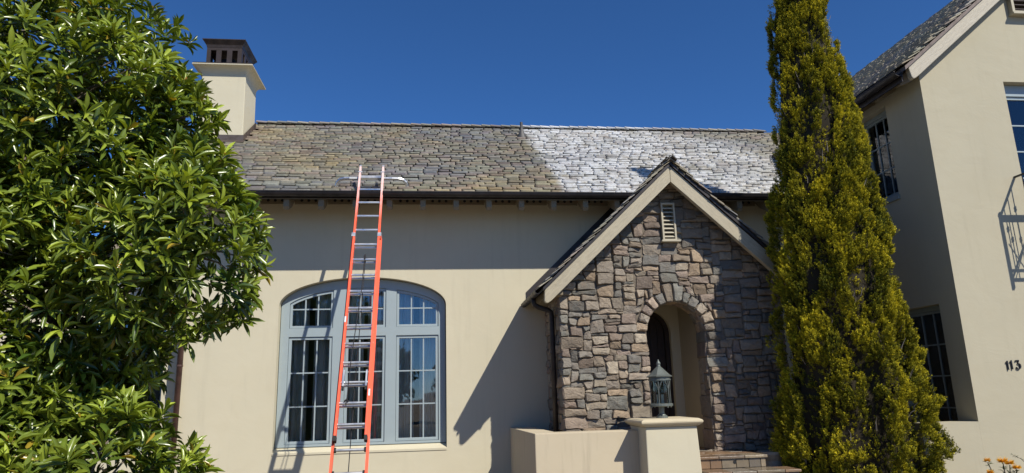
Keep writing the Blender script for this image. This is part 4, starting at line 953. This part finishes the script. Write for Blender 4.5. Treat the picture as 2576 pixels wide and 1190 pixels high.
for c, q in SPH:
    for i in range(int(26*q*q)):
        d = Vector((r.gauss(0, 1), r.gauss(0, 1)-.5, r.gauss(.25, 1))).normalized(); e = c+d*q*.92
        m_ = c.lerp(e, .55)+Vector((r.uniform(-.07, .07), r.uniform(-.07, .07), r.uniform(-.02, .09))); g.tube([c, m_, e], [.012, .008, .0035], 4)
trunk = g.build('trunk', m_simple('laurel_bark', (.20, .165, .13), .85, .4, 25, .3), laurel)
leaves = []; buds = []
for c, q in SPH:
    n = int(1050*q*q)+60
    for i in range(n):
        fill = i > int(720*q*q)+60
        d = Vector((r.gauss(0, 1), r.gauss(0, 1), r.gauss(0, 1))).normalized()
        if d.dot((CAMP-c).normalized()) < -.35 and r.random() < .75: continue
        n1 = noise.noise(c*3+d*2.7*q); lump = 1 + .30*n1 + .10*noise.noise(d*6*q+c)
        if n1 < -.22 and not fill and r.random() < .55: continue
        rad = q*lump*(1-abs(r.gauss(0, .11))) if not fill else q*r.uniform(.2, .8)
        P = c+d*rad
        if not fill and any((P-c2).length < q2*.70 for c2, q2 in SPH if c2 is not c): continue
        ax = (d*.75 + Vector((0, -.15, .55)) + Vector((r.gauss(0, .25), r.gauss(0, .25), r.gauss(0, .25)))).normalized()
        f_, u_, v_ = frame_of(ax, r); nl = r.randint(8, 13); hue = r.random(); ph = r.uniform(0, 6)
        young = max(0, min(1, .62+r.gauss(0, .30)))
        if r.random() < .055: buds.append(P+ax*.02)
        for k in range(nl):
            w = ph+k*2.39996; el = RAD(70-58*(k/nl)+r.uniform(-16, 16)); dirv = f_*math.sin(el)+(u_*math.cos(w)+v_*math.sin(w))*math.cos(el)
            dirv = (dirv+Vector((r.gauss(0, .16), r.gauss(0, .16), r.gauss(-.12, .16)))).normalized(); L = r.uniform(.095, .170)*(1-.25*(1-k/nl)); Wd = L*r.uniform(.18, .26)
            nrm = (f_-dirv*f_.dot(dirv)); nrm = nrm.normalized() if nrm.length > .05 else u_
            sd = nrm.cross(dirv).normalized(); p0 = P - ax*(.05*k/nl) + dirv*.008
            t = young*(1-.85*k/nl)
            col = Vector((.050, .095, .014)).lerp(Vector((.40, .48, .055)), t)*r.uniform(.75, 1.2)
            if r.random() < .012: col = Vector((.34, .25, .03))
            leaves.append((p0, dirv, sd, nrm, L, Wd, r.uniform(.03, .36), (col.x, col.y, col.z, 1)))
shp = [leaf_shape(c, f) for c, f in ((.05, .25), (.16, .3), (.28, .35), (.10, .15))]
leaves.sort(key=lambda q: (0 if in_frame(q[0]) else 1, q[0].length))
lm = []
for v, f in shp:
    gg = G(); gg.add(v, f); me = mesh_of('leaf', gg, MT['leaf'], smooth=True); lm.append(me)
rest = G()
for i, (p0, dv, sd, nr, L, Wd, curl, col) in enumerate(leaves):
    j = 0 if curl < .09 else 3 if curl < .13 else 1 if curl < .22 else 2
    if i < 300:
        M = Matrix(((dv.x*L, sd.x*Wd, nr.x*L, p0.x), (dv.y*L, sd.y*Wd, nr.y*L, p0.y), (dv.z*L, sd.z*Wd, nr.z*L, p0.z), (0, 0, 0, 1)))
        copy_piece('leaf', lm[j], laurel, M, col)
    else:
        rest.cur = col; v, f = shp[j]; rest.add([p0+dv*(q[0]*L)+sd*(q[1]*Wd)+nr*(q[2]*L) for q in v], f)
rest.build('crown', MT['leaf_s'], laurel, smooth=True, fix=False, kind='stuff')
g = G()
for P in buds:
    for k in range(9):
        d = Vector((r.gauss(0, 1), r.gauss(0, 1), r.gauss(.3, 1))).normalized(); e = P+d*.022; a = d.orthogonal().normalized()*.005; g.cur = (.42*r.uniform(.6, 1.1), .24*r.uniform(.6, 1.1), .03, 1); g.add([P, e+a, e+d*.008, e-a], [(0, 1, 2, 3)])
g.build('blossom', MT['flower'], laurel, fix=False, kind='stuff')

# ------------------------------------------------------------------ golden cypress
r = random.Random(202)
CX, CY = 6.118, 9.82
cyp = thing('golden_cypress', 'tall narrow golden cypress between the stone porch and the wing', 'tree', (CX, CY, GZ))
wv = Vector((.905, -.425, 0)); dv_ = Vector((.425, .905, 0))
def crad(z):
    q = .505+(6.26-z)*.0868
    if z > 6.3: q = .502*math.sqrt(max(0, 1-((z-6.3)/1.5)**2))
    if z < -1.0: q *= .9
    return max(q, .03)
def cypt(th, z, k): 
    q = crad(z)*k; return Vector((CX, CY, z)) + wv*math.cos(th)*q + dv_*math.sin(th)*q*.62
g = G(); g.tube([(CX, CY, GZ-.05), (CX, CY, 2), (CX, CY, 5), (CX, CY, 7.4)], [.16, .13, .07, .02], 10); g.build('trunk', MT['bark'], cyp)
core_g = G(); nz, nt_ = 46, 26; V = []
for i in range(nz+1):
    z = GZ+.12+(7.65-GZ-.12)*i/nz
    for k_ in range(nt_):
        th = 2*math.pi*k_/nt_; V.append(cypt(th, z, .68+.14*noise.noise(Vector((math.cos(th)*2, math.sin(th)*2, z*1.6)))))
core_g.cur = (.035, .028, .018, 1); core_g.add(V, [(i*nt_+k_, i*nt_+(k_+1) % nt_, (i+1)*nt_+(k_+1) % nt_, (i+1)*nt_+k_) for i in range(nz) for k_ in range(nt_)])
core_g.build('light_block_core', MT['cyp'], cyp, fix=False)  # solid dark core added to stop light passing through the crown
def tuft(r):
    T = []
    for i in range(24):
        u = r.random()**.8; ax = u*.95; w = r.uniform(0, 6.283); el = RAD(r.uniform(18, 62)); L = r.uniform(.24, .42)*(1.1-.5*u); Wd = L*r.uniform(.26, .38)
        d = Vector((math.cos(el), math.sin(el)*math.cos(w), math.sin(el)*math.sin(w))); s_ = d.cross(Vector((r.gauss(0, 1), r.gauss(0, 1), r.gauss(0, 1)))).normalized()
        p = Vector((ax, math.cos(w)*.07*(1-u), math.sin(w)*.07*(1-u))); T.append((u, [p, p+d*L*.55+s_*Wd*.5, p+d*L, p+d*L*.55-s_*Wd*.5]))
    return T
tufts = [tuft(r) for _ in range(8)]
fol = G()
def put_tuft(P, ax, size, c0, c1):
    f_, u_, v_ = frame_of(ax, r); T = tufts[r.randrange(8)]
    for u, q in T:
        k_ = u; fol.cur = (c0[0]+(c1[0]-c0[0])*k_, c0[1]+(c1[1]-c0[1])*k_, c0[2]+(c1[2]-c0[2])*k_, 1)
        fol.add([P+(f_*a.x+u_*a.y+v_*a.z)*size for a in q], [(0, 1, 2, 3)])
NT = 38000; i = 0; tries = 0
while i < NT and tries < 300000:
    tries += 1
    z = r.uniform(GZ+.08, 7.75); th = r.uniform(0, 6.283)
    if r.random() > crad(z)/1.2: continue
    nrm = wv*math.cos(th)+dv_*math.sin(th)
    if nrm.y > .5 and r.random() < .85: continue
    # vertical plumes with dark seams between them
    R_ = crad(z); q = Vector((math.cos(th)*R_, math.sin(th)*R_, 0))
    pl = noise.noise(q*2.4+Vector((0, 0, z*1.0))); p2 = noise.noise(q*5.2+Vector((5, 3, z*2.4))); p3 = noise.noise(q*11+Vector((1, 8, z*6)))
    den = pl*.75+p2*.75+p3*.35
    if den < -.07:
        if r.random() < .86: continue
        k_ = .76+.1*den
    else: k_ = .86+.27*den+r.gauss(0, .018)
    i += 1
    P = cypt(th, z, k_); gold = max(0, min(1, .44+.60*noise.noise(q*3.3+Vector((20, 7, z*1.7)))+r.gauss(0, .22)))
    ax = (nrm*.62+Vector((0, 0, .78))+Vector((r.gauss(0, .22), r.gauss(0, .22), r.gauss(0, .2)))).normalized()
    b = r.uniform(.8, 1.2)
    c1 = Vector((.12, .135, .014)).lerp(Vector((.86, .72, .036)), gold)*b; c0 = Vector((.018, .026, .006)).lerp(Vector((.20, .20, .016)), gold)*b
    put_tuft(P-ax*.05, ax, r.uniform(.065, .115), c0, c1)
fol.build('crown', MT['cyp'], cyp, fix=False, kind='stuff')
# bare grey twigs showing between the plumes
g = G()
for i in range(70):
    z = r.uniform(-1.2, 6); th = r.uniform(-2.9, -.2); P = cypt(th, z, .80); Q = cypt(th+r.uniform(-.05, .05), z+r.uniform(.08, .2), .90); g.tube([P, (P+Q)/2+Vector((r.uniform(-.02, .02), 0, .02)), Q], [.005, .004, .002], 4)
g.build('twigs', m_simple('grey_twig', (.22, .19, .16), .9), cyp, kind='stuff')

# ------------------------------------------------------------------ pincushion shrub and leafy sprig, lower right
r = random.Random(303)
pin = thing('pincushion_shrub', 'low shrub with orange pincushion flowers at the foot of the wing', 'shrub', (7.62, 8.9, GZ))
heads = [((7.40, 8.92, -1.045), .048, .75), ((7.59, 8.88, -1.06), .078, 1.0), ((7.665, 8.86, -1.085), .070, 1.0), ((7.76, 8.86, -1.145), .060, 1.0), ((7.36, 8.85, -1.19), .05, .9), ((7.52, 8.8, -1.25), .05, 1)]
st, lf = G(), G()
for (x, y, z), s_, ripe in heads:
    H = Vector((x, y, z)); Bp = Vector((7.6+(x-7.6)*.35, 8.92, GZ)); st.tube([Bp, Bp.lerp(H, .55)+Vector((.02, 0, .03)), H-Vector((0, 0, .02))], [.011, .008, .006], 6)
    g = G()
    for k_ in range(150):
        d = Vector((r.gauss(0, 1), r.gauss(0, 1), r.gauss(.35, .8))).normalized(); 
        if d.z < -.25: d.z *= -.5
        a = d.orthogonal().normalized()*.0040; e = H+d*s_*r.uniform(.85, 1.15)+Vector((0, 0, .012)); c = Vector((.92, .56, .030)).lerp(Vector((.70, .46, .18)), 1-ripe)*r.uniform(.6, 1.15); g.cur = (c.x, c.y, c.z, 1)
        m_ = H+d*s_*.55; g.add([H+d*.008-a, m_-a, e, m_+a, H+d*.008+a], [(0, 1, 2, 3, 4)])
    g.build('flower', MT['flower'], pin, fix=False)
    for k_ in range(34):
        t = r.uniform(.35, .97); P = Bp.lerp(H, t); w = r.uniform(0, 6.283); d = Vector((math.cos(w), math.sin(w), r.uniform(.2, 1.1))).normalized(); s2 = d.cross(Vector((0, 0, 1))).normalized(); n2 = s2.cross(d); L = r.uniform(.045, .075); v, f = leaf_shape(.15, .2, 2)
        b = r.uniform(.7, 1.2); lf.cur = (.065*b, .10*b, .045*b, 1); lf.add([P+d*(q[0]*L)+s2*(q[1]*L*.32)+n2*(q[2]*L) for q in v], f)
st.build('stems', MT['bark'], pin); lf.build('leaves', MT['shrub'], pin, fix=False, kind='stuff')
spr = thing('grey_green_shrub', 'grey-green small-leaved shrub with one arching sprig at the lower right corner', 'shrub', (8.05, 8.75, GZ))
st, lf = G(), G()
for (ex, ey, ez) in ((7.66, 8.78, -.965), (7.86, 8.72, -1.10), (8.05, 8.7, -.95), (7.95, 8.6, -1.2), (8.25, 8.7, -1.05), (7.80, 8.65, -1.22)):
    Bp = Vector((8.05, 8.75, GZ)); E_ = Vector((ex, ey, ez)); mid = Bp.lerp(E_, .55)+Vector((.07, 0, .10)); path = [Bp, Bp.lerp(mid, .5)+Vector((.03, 0, .03)), mid, mid.lerp(E_, .55)+Vector((0, 0, .03)), E_]; st.tube(path, [.008, .007, .005, .004, .002], 5)
    for k_ in range(64):
        t = r.uniform(.25, 1)*4; i = min(3, int(t)); P = path[i].lerp(path[i+1], t-i); w = r.uniform(0, 6.283); d = (Vector((math.cos(w), math.sin(w), r.uniform(-.2, .9)))).normalized(); s2 = d.cross(Vector((0, 0, 1))).normalized(); n2 = s2.cross(d); L = r.uniform(.022, .048); v, f = leaf_shape(.1, .2, 2); b = r.uniform(.7, 1.25); lf.cur = (.10*b, .125*b, .075*b, 1)
        lf.add([P+d*(q[0]*L)+s2*(q[1]*L*.3)+n2*(q[2]*L) for q in v], f)
st.build('stems', MT['bark'], spr); lf.build('leaves', MT['shrub'], spr, fix=False, kind='stuff')

# ------------------------------------------------------------------ trees across the road (seen only as reflections in the panes)
r = random.Random(404)
TL = ['broad dark tree across the road, leftmost in the window reflections', 'rounded dark tree across the road, second from the left', 'tall dark tree across the road, middle of the row', 'dense dark tree across the road, second from the right', 'spreading dark tree across the road, rightmost of the row', 'far left tree across the road beside the broad one']
for i, (x, y, h, q) in enumerate(((-9, -17, 4.2, 3.4), (-3.4, -18, 5.0, 3.0), (2.2, -17.5, 4.2, 3.0), (7.6, -18, 5.2, 3.2), (13.5, -19, 4.6, 3.6), (-16, -18, 5.0, 3.6))):
    t = thing('street_tree', TL[i], 'tree', (x, y, GZ), 'trees across the road')
    g = G(); g.tube([(x, y, GZ-.05), (x, y, GZ+h*.45), (x+.2, y, GZ+h*.8)], [.2, .14, .05], 8); g.build('trunk', MT['bark'], t)
    g = G()
    for k_ in range(int(2600*(q/3.2)**1.5)):
        d = Vector((r.gauss(0, 1), r.gauss(0, 1), r.gauss(0, 1))).normalized(); rr = (.75+.25*noise.noise(d*2+Vector((i*3, 0, 0))))*r.uniform(.7, 1.05)
        P = Vector((x, y, GZ+h*.58)) + Vector((d.x*q*rr, d.y*q*.8*rr, d.z*h*.5*rr)); a = Vector((r.gauss(0, 1), r.gauss(0, 1), r.gauss(0, 1))).normalized(); b = a.orthogonal().normalized(); v = r.uniform(.6, 1.2); g.cur = (.035*v, .055*v, .016*v, 1)
        sz = q/3.2; g.add([P-a*.20*sz, P+b*.12*sz, P+a*.20*sz, P-b*.12*sz], [(0, 1, 2, 3)])
    g.build('crown', MT['shrub'], t, fix=False, kind='stuff')
for o in bpy.data.objects:
    for key in ('bx', 'by', 'bz'):
        if key in o: del o[key]
